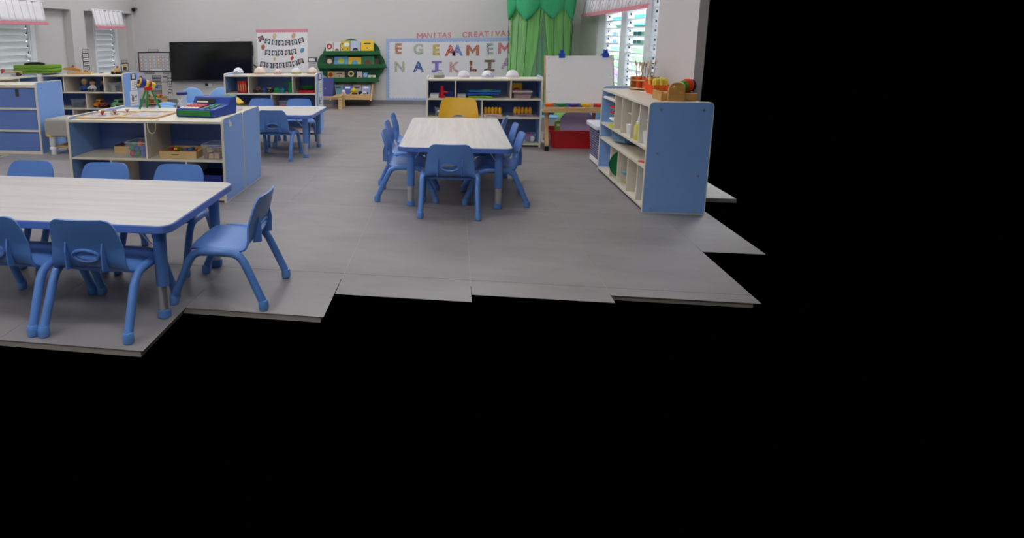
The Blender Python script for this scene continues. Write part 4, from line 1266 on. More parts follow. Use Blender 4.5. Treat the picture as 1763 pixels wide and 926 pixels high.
# ================================================================== things on and in the shelf below the pennant chart
def MX(px):
    return -2.77 + (px - 383) * .00716
ZM = .7185
paper_hat('white paper hat at the left end of the shelf below the pennant chart', MX(401), 7.3, ZM, .078, '#dfe0e4', '#9aa0b4', 0, 'paper hats below the pennants')
paper_hat('cream paper hat, second on the shelf below the pennant chart', MX(440), 7.3, ZM, .085, '#ddcdbd', '#c9a892', PI, 'paper hats below the pennants')
paper_hat('low pinkish paper hat in the middle of the shelf below the pennant chart', MX(472), 7.3, ZM, .06, '#dccac4', '#c8a8a4', 0, 'paper hats below the pennants')
paper_hat('white paper hat with a yellow mark, fourth on the shelf below the pennant chart', MX(505), 7.3, ZM, .075, '#dcdcdc', '#b8a24a', PI, 'paper hats below the pennants')
paper_hat('cream paper hat at the right end of the shelf below the pennant chart', MX(533), 7.3, ZM, .078, '#e0d2c4', '#b89a7a', PI, 'paper hats below the pennants')
for k in range(4):
    x = MX(408) + k * .0295
    t = thing('book', ('tall red book, leftmost in the upper left slot', 'second red book in the upper left slot', 'third red book in the upper left slot with gold print', 'fourth red book in the upper left slot, by the divider')[k], 'book', (x, 7.2, .5005), 0, 'red books below the pennants')
    mk('cover', G().box(-.014, -.05, 0, .014, .08, .145), mat('book_red_%d' % k, ('#8a1a1c', '#b8201e', '#c8241e', '#a81c1c')[k], .5), t, bevel=.002)
    mk('spine_print', G().box(-.004, -.0508, .03, .004, -.0501, .11), mat('gold_print', '#c9a84a', .5), t)
def toy_car(label, x, y, z, L, hgt, m, m2, rz=0, cat='toy vehicle'):
    t = thing('toy_vehicle', label, cat, (x, y, z + .0005), rz)
    w = L * .24
    mk('body', G().prism([(-L / 2, .02), (L / 2, .02), (L / 2, hgt * .5), (L * .36, hgt * .55), (L * .24, hgt), (-L * .2, hgt), (-L * .34, hgt * .58), (-L / 2, hgt * .52)], 'y', -w, w), m, t, bevel=.008)
    mk('windows', G().box(-L * .2, -w - .001, hgt * .6, L * .22, w + .001, hgt * .88), m2, t)
    mk('windscreen', G().box(-L * .3, -w * .8, hgt * .6, L * .3, w * .8, hgt * .85), m2, t)
    for sx in (-.3, .3):
        for s in (-1, 1):
            mk('wheel', G().lathe([(.018, -.008), (.022, -.0012), (.022, .006), (.018, .008)], 14, (L * sx, s * (w + .004), .022), 'y'), BLACK, t, smooth=True)
    return t
toy_car('brown toy truck in the middle slot below the pennant chart', MX(440), 7.22, .50, .13, .075, mat('toy_truck_brown', '#6a4438', .5), DARK)
toy_car('yellow toy car next to the brown truck below the pennant chart', MX(460), 7.21, .50, .08, .06, YELLOW, DARK)
for k, (px_, m, nm, s) in enumerate(((450, BLUEP, 'blue', .03), (473, GREENP, 'green', .035), (482, TEAL, 'teal', .03))):
    t = thing('toy_block_figure', '%s building toy in the middle slot below the pennant chart' % nm, 'toy', (MX(px_), 7.24, .5005))
    mk('body', G().box(-s, -s, 0, s, s, s * 1.6), m, t, bevel=.004)
    mk('stud', G().lathe([(s * .4, 0), (s * .4, .012)], 10, (0, 0, s * 1.6 + .0002)), m, t, smooth=True)
t = thing('toy_crocodile', 'tall green toy at the right of the middle slot below the pennant chart', 'toy', (MX(496), 7.25, .5005))
mk('body', G().lathe([(.03, 0), (.034, .04), (.022, .1), (.026, .13), (.012, .15)], 14), GREENP, t, smooth=True)
mk('arm', G().tube([(0, 0, .1), (-.05, -.01, .115)], .01, 8), GREENP, t, smooth=True)
t = thing('stacking_tray', 'red plastic tray in the upper right slot below the pennant chart', 'tray', (-1.745, 7.28, .5005))
mk('tray', G().ring(rrect(-.1, -.1, .1, .1, .02, 3), rrect(-.094, -.094, .094, .094, .016, 3), 'z', 0, .03).box(-.09, -.09, .001, .09, .09, .005), RED, t)
mk('rim', G().ring(rrect(-.106, -.106, .106, .106, .02, 3), rrect(-.094, -.094, .094, .094, .016, 3), 'z', .0302, .034), RED, t)
t = thing('stacking_tray', 'green bowl resting on the red tray below the pennant chart', 'bowl', (-1.735, 7.28, .5350))
mk('bowl', G().lathe([(.04, 0), (.07, .015), (.085, .045), (.08, .045), (.06, .02), (.02, .01)], 20), GREENP, t, smooth=True)
mk('rim', G().lathe([(.0855, .0452), (.09, .047), (.0855, .05), (.08, .0455)], 20), GREENP, t, smooth=True)
t = clear_box('clear box with red toys in the second row below the pennant chart', MX(495), 7.26, .30, .26, .18, .1)
mk('contents', G().box(-.11, -.07, .0035, .0, .07, .05).box(.005, -.07, .0035, .06, .06, .06, 1).box(.065, -.06, .0035, .115, .07, .045, 2), [RED, GREENP, WHITE], t)
t = thing('toy_basket', 'olive basket with red toys in the second row, left side', 'basket', (MX(415), 7.28, .3005))
mk('basket', G().ring(rrect(-.12, -.1, .12, .1, .02, 3), rrect(-.113, -.093, .113, .093, .016, 3), 'z', 0, .06).box(-.11, -.09, .001, .11, .09, .005), mat('olive_plastic', '#5a5a2e', .6), t)
mk('toy', G().ball((-.05, -.02, .05), .04), RED, t, smooth=True)
mk('toy', G().ball((.04, 0, .045), .036), BROWN, t, smooth=True)

# ================================================================== left corner shelf contents
def LX(px):
    return -5.302 + (px - 67) * .00782
def doll(label, x, y, z, h, hair, shirt, trousers):
    t = thing('doll', label, 'doll', (x, y, z + .0005), 0, 'dolls on the shelf')
    k = h / .15
    b = mk('body', G().lathe([(.018 * k, .001), (.03 * k, .006), (.034 * k, .03 * k), (.03 * k, .065 * k), (.014 * k, .078 * k)], 14).tube([(-.02 * k, 0, .066 * k), (-.045 * k, -.012, .045 * k), (-.05 * k, -.02, .028 * k)], .010 * k, 8).tube([(.02 * k, 0, .066 * k), (.045 * k, -.012, .045 * k), (.05 * k, -.02, .028 * k)], .010 * k, 8), shirt, t, smooth=True)
    mk('trousers', G().tube([(-.014 * k, -.012, .03 * k), (-.018 * k, -.045, .016)], .014 * k, 8).tube([(.014 * k, -.012, .03 * k), (.018 * k, -.045, .016)], .014 * k, 8), trousers, t, smooth=True)
    hd = mk('head', G().ball((0, 0, .108 * k), .034 * k, (1, .95, 1.05)).ball((0, -.033 * k, .105 * k), .006 * k), SKIN, t, smooth=True)
    mk('eyes', G().ball((-.012 * k, -.031 * k, .113 * k), .004 * k, n=8, k=5).ball((.012 * k, -.031 * k, .113 * k), .004 * k, n=8, k=5), BLACK, hd)
    mk('hair', G().ball((0, .006 * k, .118 * k), .037 * k, (1.05, 1, .95), z0=.05), hair, hd, smooth=True)
    return t
doll('doll with a blond cap and blue shirt, leftmost on the shelf', LX(135), 7.33, .50, .165, mat('blond', '#d8c488', .7), mat('doll_blue', '#2f5f8c', .7), NAVYP)
doll('doll with brown hair and white shirt, second on the shelf', LX(151), 7.31, .50, .165, mat('brown_hair', '#2a1a14', .7), PAPER, mat('doll_grey', '#6a6460', .7))
doll('doll in dark clothes, third on the shelf', LX(164), 7.41, .50, .165, mat('black_hair', '#151218', .7), mat('doll_navy', '#1a1c30', .7), mat('doll_navy', '#1a1c30', .7))
doll('small purple dressed doll by the divider', LX(173.5), 7.32, .50, .085, mat('violet_hair', '#4a3f7a', .7), PURPLE, PURPLE)
t = clear_box('clear box with grey toys right of the dolls', -4.297, 7.35, .50, .18, .18, .11)
mk('contents', G().box(-.07, -.06, .0035, -.02, .06, .08).box(-.01, -.05, .0035, .03, .06, .05, 1).box(.04, -.06, .0035, .08, .05, .06, 2), [GREYP, DARK, BROWN], t)
t = clear_box('clear box with dark green toys under the dolls', -4.835, 7.36, .29, .24, .18, .1)
mk('contents', G().box(-.1, -.07, .0035, -.03, .06, .06).box(-.02, -.06, .0035, .05, .06, .07, 1).box(.06, -.06, .0035, .1, .06, .05, 2), [mat('forest', '#22403a', .6), DARK, BROWN], t)
toy_car('orange toy school bus on the second shelf', LX(160), 7.33, .29, .15, .105, mat('bus_orange', '#e0861e', .45), DARK, R(75))
toy_car('red toy car between the orange bus and the green car', LX(173), 7.27, .29, .12, .06, mat('car_red', '#a8281c', .45), DARK, R(60))
toy_car('mint green toy car on the second shelf', LX(195), 7.33, .29, .19, .11, mat('car_mint', '#84c486', .4), DARK, R(60))
toy_car('small orange toy car at the right end of the second shelf', LX(204), 7.23, .29, .07, .04, ORANGE, DARK, R(40))
# tops of the corner shelves
t = thing('carry_case', 'lime green rounded carry case with black handle on the corner shelf', 'case', (-5.45, 7.36, .7405))
for k, (z0, z1, s) in enumerate(((0, .024, .95), (.026, .062, 1.0), (.064, .108, .99))):
    mk('shell', G().prism(rrect(-.28 * s, -.17, .28 * s, .17, .09, 8), 'z', z0, z1), mat('case_lime', '#6f9f28', .4, vary=.04), t, bevel=.008)
mk('handle', G().tube([(-.15, -.06, .116), (-.11, -.06, .122), (-.05, -.06, .128), (.06, -.06, .128), (.12, -.06, .122), (.15, -.06, .116)], [.01, .017, .018, .018, .017, .01], 10), BLACK, t, smooth=True)
t = thing('toy_plane', 'small red and brown wooden toy at the left picture edge', 'toy', (-5.55, 7.02, .7185), .3)
mk('body', G().tube([(-.12, 0, .05), (.1, 0, .045)], [.012, .016], 8), TAN, t, smooth=True)
mk('wheel', G().lathe([(.024, -.01), (.026, 0), (.024, .01)], 12, (.06, -.03, .026), 'y').lathe([(.024, -.01), (.026, 0), (.024, .01)], 12, (.06, .03, .026), 'y'), mat('toy_darkbrown', '#3a201c', .5), t, smooth=True)
mk('propeller', G().box(-.135, -.05, .04, -.122, .05, .06).ball((-.13, 0, .075), .024), mat('toy_brick', '#b0453a', .5), t, smooth=True)
t = thing('wooden_plane', 'natural wood toy aeroplane on the corner shelf', 'toy', (-5.03, 7.50, .7185))
mk('body', G().prism([(-.14, .06), (-.02, .05), (.1, .03), (.12, .05), (.04, .085), (-.02, .095), (-.06, .085), (-.14, .075)], 'y', -.02, .02), WOODY, t, bevel=.004)
mk('stand', G().box(-.07, -.04, 0, .1, .04, .028), WOODY, t, bevel=.003)
mk('cockpit', G().ball((.0, 0, .1), .016), BROWN, t, smooth=True)
t = thing('wooden_track', 'long flat piece of wooden train track on the corner shelf', 'toy', (-4.85, 7.38, .7185))
mk('track', G().box(-.17, -.03, 0, .17, .03, .02).box(-.17, -.03, .0201, .17, -.018, .028).box(-.17, .018, .0201, .17, .03, .028), WOOD, t, bevel=.002)
mk('peg', G().ball((.06, 0, .042), .013).ball((.1, 0, .046), .017), WOODY, t, smooth=True)
t = thing('wooden_train', 'little wooden train with dark wheels near the right end of the corner shelf', 'toy', (-4.36, 7.42, .7185))
mk('body', G().box(-.06, -.025, .018, .06, .025, .045).box(-.02, -.025, .0451, .045, .025, .08), WOOD, t, bevel=.003)
mk('chimney', G().lathe([(.012, .0801), (.014, .1), (.01, .105)], 10, (.02, 0, 0)), BROWN, t, smooth=True)
for x in (-.04, .02, .055):
    mk('wheel', G().lathe([(.016, -.035), (.018, -.03), (.018, .03), (.016, .035)], 12, (x, 0, .018), 'y'), BLACK, t, smooth=True)
# grey play table
t = thing('play_table', 'grey plastic play table with white leg beside the blue cabinet', 'table', (-3.82, 5.72, 0))
mk('basin', G().box(-.3, -.16, .19, .3, .2, .375), GREYP, t, bevel=.02)
mk('shelf', G().box(-.22, -.1, .07, .28, .16, .095), WOOD, t)
mk('clip', G().box(-.27, -.166, .195, -.23, -.1605, .215), YELLOW, t)
for x in (-.25, .26):
    for y in (-.11, .15):
        mk('leg', G().lathe([(.024, .001), (.026, .01), (.024, .05), (.034, .058), (.034, .078), (.022, .086), (.03, .1), (.03, .1895)], 14, (x, y, 0)), WHITE, t, smooth=True)
mk('brown_tray', G().box(-.15, -.08, .0955, .1, .1, .11), BROWN, t)
t = thing('play_mat', 'green play mat with a cream border at the left picture edge', 'mat', (-4.95, 5.2, 0))
mk('mat', G().prism(rrect(-.5, -.4, .4, .3, .02, 3), 'z', .0005, .006), mat('mat_green', '#5f9a4c', .8), t)
mk('border', G().ring(rrect(-.53, -.43, .43, .33, .02, 3), rrect(-.5, -.4, .4, .3, .02, 3), 'z', .0005, .007), mat('mat_cream', '#c9c09a', .8), t)

# round light blue chairs in front of the screen
def round_chair(label, x, y, rz):
    t = thing('round_chair', label, 'chair', (x, y, 0), rz, 'round blue chairs by the screen')
    mk('backrest', G().lathe([(.16, -.05), (.18, -.04), (.19, 0), (.18, .04), (.16, .05)], 32, (0, .13, .2), 'y'), SKYB, t, smooth=True)
    mk('seat', G().lathe([(.16, .0), (.18, .02), (.18, .13), (.16, .15)], 32, (0, -.1, 0)), SKYB, t, smooth=True)
round_chair('round backed light blue chair below the middle of the screen', -4.14, 9.2, .25)
round_chair('round backed light blue chair half hidden by the pennant shelf', -3.66, 9.2, .15)
for x, y, lab in ((-4.62, 9.3, 'low light blue round stool behind the toy telescope'), (-4.44, 8.86, 'low light blue round stool left of the sand timer')):
    t = thing('round_stool', lab, 'stool', (x, y, 0), 0, 'round stools by the screen')
    mk('cushion', G().ball((0, 0, .1), .15, (1.1, 1.1, .35), 20, 10), SKYB, t, smooth=True)
    mk('base', G().lathe([(.1, 0), (.11, .01), (.11, .08), (.09, .09)], 20), BLUE, t, smooth=True)
t = thing('toy_rack', 'small rack of orange and brown toys on the floor left of the screen', 'rack', (-5.25, 10.2, 0))
for z in (.02, .12):
    mk('shelf', G().box(-.16, -.1, z, .16, .1, z + .012), WOOD, t)
for x in (-.16, .15):
    mk('side', G().box(x, -.1, 0, x + .01, .1, .16), WOOD, t)
for k in range(10):
    mk('toy', G().ball((-.12 + .06 * (k % 5), -.04, .063 + (.1 if k > 4 else 0)), .03, n=10, k=6), [mat('toy_orange', '#d8862a', .6), mat('toy_rust', '#9a4a2a', .6), mat('toy_beige', '#c9a888', .6), mat('toy_slate', '#5a5a6a', .6)][k % 4], t, smooth=True)

# ================================================================== easel corner
t = thing('easel', 'wooden floor easel with a white board and paint tray beside the tall shelf', 'easel', (1.265, 6.36, 0))
a = math.atan2(.17, .50)
def EP(z):
    return .06 + (z - .45) * .32
for x in (-.32, .32):
    lg = mk('leg', G().add([(x - .018, -.02, .05), (x + .018, -.02, .05), (x + .018, .015, .05), (x - .018, .015, .05), (x - .018, .27, .95), (x + .018, .27, .95), (x + .018, .30, .95), (x - .018, .30, .95)], [(0, 3, 2, 1), (4, 5, 6, 7), (0, 1, 5, 4), (1, 2, 6, 5), (2, 3, 7, 6), (3, 0, 4, 7)]), WOOD2, t)
    mk('foot_cap', G().box(x - .02, -.036, 0, x + .02, .015, .05), BLACK, lg)
for x in (-.24, .24):
    mk('leg', G().add([(x - .016, .64, 0), (x + .016, .64, 0), (x + .016, .67, 0), (x - .016, .67, 0), (x - .016, .31, .95), (x + .016, .31, .95), (x + .016, .34, .95), (x - .016, .34, .95)], [(0, 3, 2, 1), (4, 5, 6, 7), (0, 1, 5, 4), (1, 2, 6, 5), (2, 3, 7, 6), (3, 0, 4, 7)]), mat('easel_brown', '#8a5a34', .5), t)
y0, y1 = EP(.475), EP(.95)
yy = .02
bd = mk('white_board', G().add([(-.325, .10, .475), (.325, .10, .475), (.325, .255, .945), (-.325, .255, .945), (-.325, .115, .475), (.325, .115, .475), (.325, .27, .945), (-.325, .27, .945)], [(0, 1, 2, 3), (4, 7, 6, 5), (0, 4, 5, 1), (1, 5, 6, 2), (2, 6, 7, 3), (3, 7, 4, 0)]), mat('board_white', '#eeebe8', .35, vary=.02), t)
mk('screw', G().ball((-.3, .247, .925), .006, n=8, k=5).ball((.3, .247, .925), .006, n=8, k=5).ball((-.3, .19, .75), .006, n=8, k=5).ball((.3, .19, .75), .006, n=8, k=5).ball((-.3, .135, .585), .006, n=8, k=5), CHROME, bd)
mk('tray', G().box(-.375, -.09, .40, .335, -.07, .455).box(-.375, -.07, .40, .335, .09, .415), WOOD, t, bevel=.003)
for k, (c, nm) in enumerate((('#ee6a1e', 'orange'), ('#1b7f4a', 'green'), ('#4a2f8c', 'purple'), ('#e8b91c', 'yellow'), ('#c82f2c', 'red'), ('#3c4fb0', 'blue'))):
    p = thing('paint_cup', '%s lidded paint cup in the easel tray' % nm, 'paint cup', (1.265 - .31 + k * .118, 6.36 + .005, .4155), 0, 'paint cups in the easel tray')
    mk('cup', G().lathe([(.03, 0), (.034, .035), (.036, .045)], 16), mat('cup_' + nm, c, .4), p, smooth=True)
    mk('lid', G().lathe([(.048, .0455), (.05, .05), (.048, .062), (.02, .068)], 18), mat('cup_' + nm, c, .4), p, smooth=True)
for x, lab in ((-.17, 'blue clip on the left of the easel board'), (.255, 'blue clip on the right of the easel board')):
    p = thing('board_clip', lab, 'clip', (1.265 + x, 6.36 + .26, .925), 0, 'blue clips on the easel board')
    mk('jaw', G().box(-.03, -.022, 0, .03, -.016, .04).box(-.03, .014, 0, .03, .02, .04).box(-.03, -.022, .035, .03, .02, .045), BLUEP, p, bevel=.002)
    mk('grip', G().box(-.016, -.02, .0455, .016, -.014, .075).box(-.016, .012, .0455, .016, .018, .075).ball((-.01, 0, .075), .01, n=10, k=6).ball((.01, 0, .075), .01, n=10, k=6), BLUEP, p)
# red bin with foam pads
t = thing('storage_bin', 'large red plastic bin under the easel', 'bin', (1.265, 6.64, 0))
v = []
for (w, d, z) in ((.235, .135, 0), (.265, .155, .165), (.285, .172, .17), (.285, .172, .19), (.27, .16, .19), (.262, .152, .17), (.228, .128, .008)):
    v += [(x, y, z) for x, y in rrect(-w, -d, w, d, .05, 4)]
n = len(rrect(0, 0, 1, 1, .1, 4))
f = [(i * n + k, i * n + (k + 1) % n, (i + 1) * n + (k + 1) % n, (i + 1) * n + k) for i in range(6) for k in range(n)] + [tuple(range(n))[::-1], tuple(range(6 * n, 7 * n))]
mk('tub', G().add(v, f), RED, t, smooth=True)
mk('grip', G().box(-.07, -.185, .165, .07, -.172, .18), RED, t, bevel=.004)
t = thing('foam_pad', 'rounded lilac foam pad standing in the red bin', 'foam pad', (1.29, 6.65, .0085), rot=(-.1, 0, 0))
mk('pad', G().prism(rrect(-.17, 0, .17, .36, .13, 8, (0, 0, 1, 1)), 'y', -.02, .02), LILAC, t, bevel=.005)
mk('binding', G().ring(rrect(-.174, -.0, .174, .364, .134, 8, (0, 0, 1, 1)), rrect(-.168, .002, .168, .358, .128, 8, (0, 0, 1, 1)), 'y', -.0225, .0225), mat('lilac_edge', '#8f88ae', .7), t)
t = thing('foam_pad', 'narrow lime green pad beside the lilac pad in the red bin', 'foam pad', (1.105, 6.66, .0085), rot=(-.06, 0, 0))
mk('pad', G().prism(rrect(-.035, 0, .035, .255, .02, 4), 'y', -.02, .02), LIME, t, bevel=.005)
mk('label_patch', G().box(-.02, -.0215, .2, .02, -.0202, .225), WHITE, t)
# woven crate
t = thing('woven_crate', 'navy and white woven crate with a white lid by the craft shelf', 'crate', (1.425, 5.76, 0))
wv = bpy.data.materials.new('weave')
wv.use_nodes = True
nt = wv.node_tree
tc = nt.nodes.new('ShaderNodeTexCoord'); ck = nt.nodes.new('ShaderNodeTexWave')
ck.bands_direction = 'Z'; ck.inputs['Scale'].default_value = 14; ck.inputs['Distortion'].default_value = 5; ck.inputs['Detail Scale'].default_value = 6
rp = nt.nodes.new('ShaderNodeValToRGB'); rp.color_ramp.elements[0].position = .78; rp.color_ramp.elements[0].color = lin('#2c2f66'); rp.color_ramp.elements[1].position = .86; rp.color_ramp.elements[1].color = lin('#b4b4c8')
nt.links.new(tc.outputs['Object'], ck.inputs['Vector']); nt.links.new(ck.outputs['Fac'], rp.inputs['Fac']); nt.links.new(rp.outputs['Color'], nt.nodes['Principled BSDF'].inputs['Base Color'])
v = []
for (w, d, z) in ((.14, .17, 0), (.17, .2, .335), (.165, .195, .335), (.135, .165, .01)):
    v += [(x, y, z) for x, y in rrect(-w, -d, w, d, .03, 3)]
n = len(rrect(0, 0, 1, 1, .1, 3))
f = [(i * n + k, i * n + (k + 1) % n, (i + 1) * n + (k + 1) % n, (i + 1) * n + k) for i in range(3) for k in range(n)] + [tuple(range(n))[::-1], tuple(range(3 * n, 4 * n))]
mk('basket', G().add(v, f), wv, t)
mk('lid', G().prism(rrect(-.19, -.215, .19, .215, .03, 4), 'z', .3355, .372), mat('crate_lid', '#dcdce4', .5, bump=.4, scale=60), t, bevel=.008)
mk('lower_band', G().ring(rrect(-.152, -.182, .152, .182, .03, 3), rrect(-.142, -.172, .142, .172, .028, 3), 'z', .015, .06), WHITE, t)

# ================================================================== craft shelf contents
def RY(lx):
    return 5.44 - lx
for lx0, z, m, lab in ((.03, .641, PAPER, 'white paper stack in the top paper slot'), (.26, .586, mat('paper_red', '#c0302e', .7), 'red paper stack in the second paper slot'), (.26, .541, mat('paper_crimson', '#a8202a', .7), 'crimson paper stack in the third paper slot'), (.26, .491, PAPER, 'white paper stack in the fourth paper slot'), (.26, .431, mat('paper_yellow', '#d4d028', .7), 'yellow paper stack in the lowest paper slot')):
    t = thing('paper_stack', lab + ' of the craft shelf', 'paper', (1.245, RY(lx0), z + .0003), -PI / 2, 'paper stacks in the craft shelf')
    L = .405 - lx0
    for q in range(3):
        mk('sheet', G().box(.005, .0 + .004 * q, .004 * q, L - .01, .25, .004 * q + .0036), m, t)
t = thing('glue_bottle', 'yellow glue bottle with white cap in the craft shelf', 'bottle', (1.285, RY(.945), .4305))
mk('bottle', G().lathe([(.026, .001), (.03, .006), (.03, .095), (.024, .11), (.014, .115)], 18), mat('glue_yellow', '#d9d24a', .35), t, smooth=True)
mk('label_band', G().lathe([(.0305, .03), (.0308, .032), (.0308, .085), (.0305, .087)], 18), mat('glue_label', '#e0d890', .5, vary=.3, scale=50), t, smooth=True)
mk('cap', G().lathe([(.02, .1152), (.02, .13), (.012, .136), (.008, .17), (.004, .174)], 14), WHITE, t, smooth=True)
for lx, r, hh, lab in ((.70, .034, .07, 'white cup in the second wide slot of the craft shelf'), (1.135, .04, .085, 'white cup in the nearest slot of the craft shelf')):
    t = thing('paper_cup', lab, 'cup', (1.30, RY(lx), .4305))
    mk('cup', G().lathe([(r * .8, 0), (r, hh), (r * .94, hh), (r * .75, .004)], 18), WHITE, t, smooth=True)
    mk('rim', G().lathe([(r * .94, hh + .0002), (r * 1.03, hh + .0005), (r * 1.03, hh + .005), (r * .94, hh + .005)], 18), WHITE, t, smooth=True)
t = thing('plastic_bag', 'crumpled blue and clear bag of supplies on the middle board of the craft shelf', 'bag', (1.36, RY(.32), .3055))
g = G().ball((0, 0, .04), .09, (1, 1.9, .45), 22, 12)
random.seed(3)
for i, p in enumerate(g.v):
    k = 1 + random.uniform(-.13, .13)
    g.v[i] = (p[0] * k, p[1] * k, max(.0, p[2] * k))
mk('bag', g, mat('bag_blue', '#5c86a8', .25, vary=.6, scale=18), t, smooth=True)
mk('knot', G().ball((-.05, .12, .065), .022, (1, 1.4, .8)), CLEARF, t, smooth=True)
t = thing('scissors', 'orange handled scissors lying on the middle board near the panel', 'scissors', (1.30, RY(1.13), .3055), .5)
mk('handle', G().tube([(-.02 + .016 * math.cos(2 * PI * k / 14), .016 * math.sin(2 * PI * k / 14), .005) for k in range(15)], .004, 6, cap=False).tube([(-.02 + .016 * math.cos(2 * PI * k / 14), .036 + .016 * math.sin(2 * PI * k / 14), .005) for k in range(15)], .004, 6, cap=False), ORANGE, t, smooth=True)
mk('blade', G().prism([(0, .012), (.09, .02), (.0, .022)], 'z', .002, .004).prism([(0, .026), (.09, .018), (0, .016)], 'z', .0042, .0062), CHROME, t)
for k, (c, lab, dr, rr) in enumerate((('#0f7a4a', 'green round tray standing in the second lower slot', 0, .115), ('#e08a2a', 'orange round tray behind the green one', .035, .115), ('#2a8f9c', 'teal round tray at the back of the second lower slot', .07, .11))):
    t = thing('round_tray', lab + ' of the craft shelf', 'tray', (1.335 + dr * .3, RY(.48 - dr * .8), .0455 + rr), -.2, 'round trays in the craft shelf')
    m = mat('tray_' + c, c, .4)
    mk('dish', G().lathe([(rr * .75, -.004), (rr * .95, -.012), (rr * .97, -.010), (rr * .78, .0), (.01, .0)], 28, (0, 0, 0), 'y'), m, t, smooth=True)
    mk('rim', G().tube([(rr * .975 * math.cos(2 * PI * q / 28), -.012, rr * .975 * math.sin(2 * PI * q / 28)) for q in range(29)], .0035, 6, cap=False), m, t, smooth=True)
t = thing('plastic_jar', 'clear jar with a yellow lump in the lower middle slot of the craft shelf', 'jar', (1.31, RY(.69), .0405))
mk('jar', G().lathe([(.045, .001), (.05, .006), (.05, .085), (.046, .09)], 20), CLEAR, t, smooth=True)
mk('lid', G().lathe([(.05, .0902), (.052, .092), (.052, .104), (.048, .106)], 20), mat('jar_lid', '#6fa8b8', .3, alpha=.6), t, smooth=True)
mk('content', G().ball((0, 0, .03), .03, (1.1, 1.1, .8)), mat('jar_yellow', '#d0a23a', .5), t, smooth=True)

# on top of the craft shelf
ZC = .7135
t = thing('brush_caddy', 'wooden caddy holding brushes on the craft shelf', 'caddy', (1.42, 5.305, ZC), -.94)
mk('base', G().box(0, .0, .008, .16, .15, .018), WOOD, t, bevel=.002)
mk('side', G().box(0, 0, 0, .01, .15, .108), WOOD, t, bevel=.002)
mk('side', G().box(.15, 0, 0, .16, .15, .108), WOOD, t, bevel=.002)
mk('top_plate', G().box(.0105, 0, .075, .1495, .02, .083).box(.0105, .13, .075, .1495, .15, .083).box(.0105, .068, .075, .1495, .082, .083), WOOD, t)
M1 = t.matrix_basis.copy()
M1 = Matrix.Translation((1.42, 5.305, ZC)) @ Matrix.Rotation(-.94, 4, 'Z')
CUPS = [(.05, .04, ORANGE, 'orange cup at the open side of the brush caddy'), (.11, .04, ORANGE, 'second orange cup in the brush caddy'), (.05, .11, NAVYP, 'navy cup at the back of the brush caddy'), (.11, .11, NAVYP, 'navy cup by the end panel of the brush caddy')]
random.seed(11)
bn = 0
for ci, (cx, cy_, m, lab) in enumerate(CUPS):
    p = M1 @ Vector((cx, cy_, .0185))
    c = thing('brush_cup', lab, 'cup', p)
    mk('cup', G().lathe([(.019, .0), (.0215, .08), (.019, .08), (.016, .004)], 16), m, c, smooth=True)
    mk('rim', G().lathe([(.019, .0802), (.0235, .0805), (.0235, .085), (.019, .085)], 16), m, c, smooth=True)
    for q in range(5):
        a = 2 * PI * q / 5 + ci
        tip = Vector((math.cos(a) * .032, math.sin(a) * .032, .175 + random.uniform(-.012, .018)))
        b0 = Vector((math.cos(a) * .009, math.sin(a) * .009, .0045))
        b = thing('paint_brush', 'paint brush in the %s, %s of five' % (('nearer orange cup', 'second orange cup', 'rear navy cup', 'navy cup by the panel')[ci], ('first', 'second', 'third', 'fourth', 'fifth')[q]), 'brush', p, 0, 'brushes in the caddy')
        mk('stick', G().tube([b0, tip], .003, 6), [mat('stick_grey', '#9a9c98', .5), mat('stick_sand', '#cbb79a', .5), WHITE][bn % 3], b, smooth=True)
        d = (tip - b0).normalized()
        mk('bristles', G().tube([tip + d * .0003, tip + d * .02, tip + d * .03], [.0055, .006, .0025], 8), [mat('bristle_sand', '#d4bc94', .8), mat('bristle_pale', '#ddd6c6', .8), mat('bristle_grey', '#8a8c8a', .8), mat('bristle_green', '#3f7a4a', .8)][0 if bn % 6 else (3 if ci == 3 else 2)], b, smooth=True)
        bn += 1
# orange basket with yellow bits
t = thing('lattice_basket', 'orange lattice basket full of yellow pieces on the craft shelf', 'basket', (1.53, 4.93, ZC))
mk('floor_plate', G().prism(rrect(-.06, -.065, .06, .10, .015, 3), 'z', 0, .004), ORANGE, t)
for k in range(4):
    z = .0042 + k * .019
    s = 1 + .05 * k
    mk('band', G().ring(rrect(-.06 * s, -.065 * s, .06 * s, .10 * s, .015, 3), rrect(-.06 * s + .004, -.065 * s + .004, .06 * s - .004, .10 * s - .004, .012, 3), 'z', z, z + .0095), ORANGE, t)
g = G()
for k in range(6):
    u = -.05 + .02 * k
    g.tube([(u, -.065, .004), (u * 1.15, -.075, .07)], .005, 4).tube([(u, .10, .004), (u * 1.15, .112, .07)], .005, 4)
for k in range(8):
    u = -.055 + .02 * k
    g.tube([(-.06, u, .004), (-.069, u * 1.1, .07)], .005, 4).tube([(.06, u, .004), (.069, u * 1.1, .07)], .005, 4)
mk('uprights', g, ORANGE, t)
random.seed(5)
for k in range(16):
    x, y = -.038 + .025 * (k % 4), -.045 + .038 * (k // 4)
    a, b2 = random.uniform(-.4, .4), random.uniform(-.4, .4)
    tip = Vector((x + .04 * a, y + .04 * b2, .105 + random.uniform(-.01, .012)))
    o = thing('yellow_dropper', 'pale yellow plastic piece in the orange basket, row %s, place %s' % (('one', 'two', 'three', 'four')[k // 4], ('one', 'two', 'three', 'four')[k % 4]), 'plastic piece', (1.53, 4.93, ZC), 0, 'yellow pieces in the orange basket')
    mk('stem', G().tube([(x, y, .0045), tip], [.006, .009], 8), mat('yellow_translucent', '#e8d23c', .35, vary=.1), o, smooth=True)
    mk('tip', G().ball(tip, .0115, (1, 1, 1.2), 10, 6), mat('yellow_pale', '#ece06a', .35), o, smooth=True)
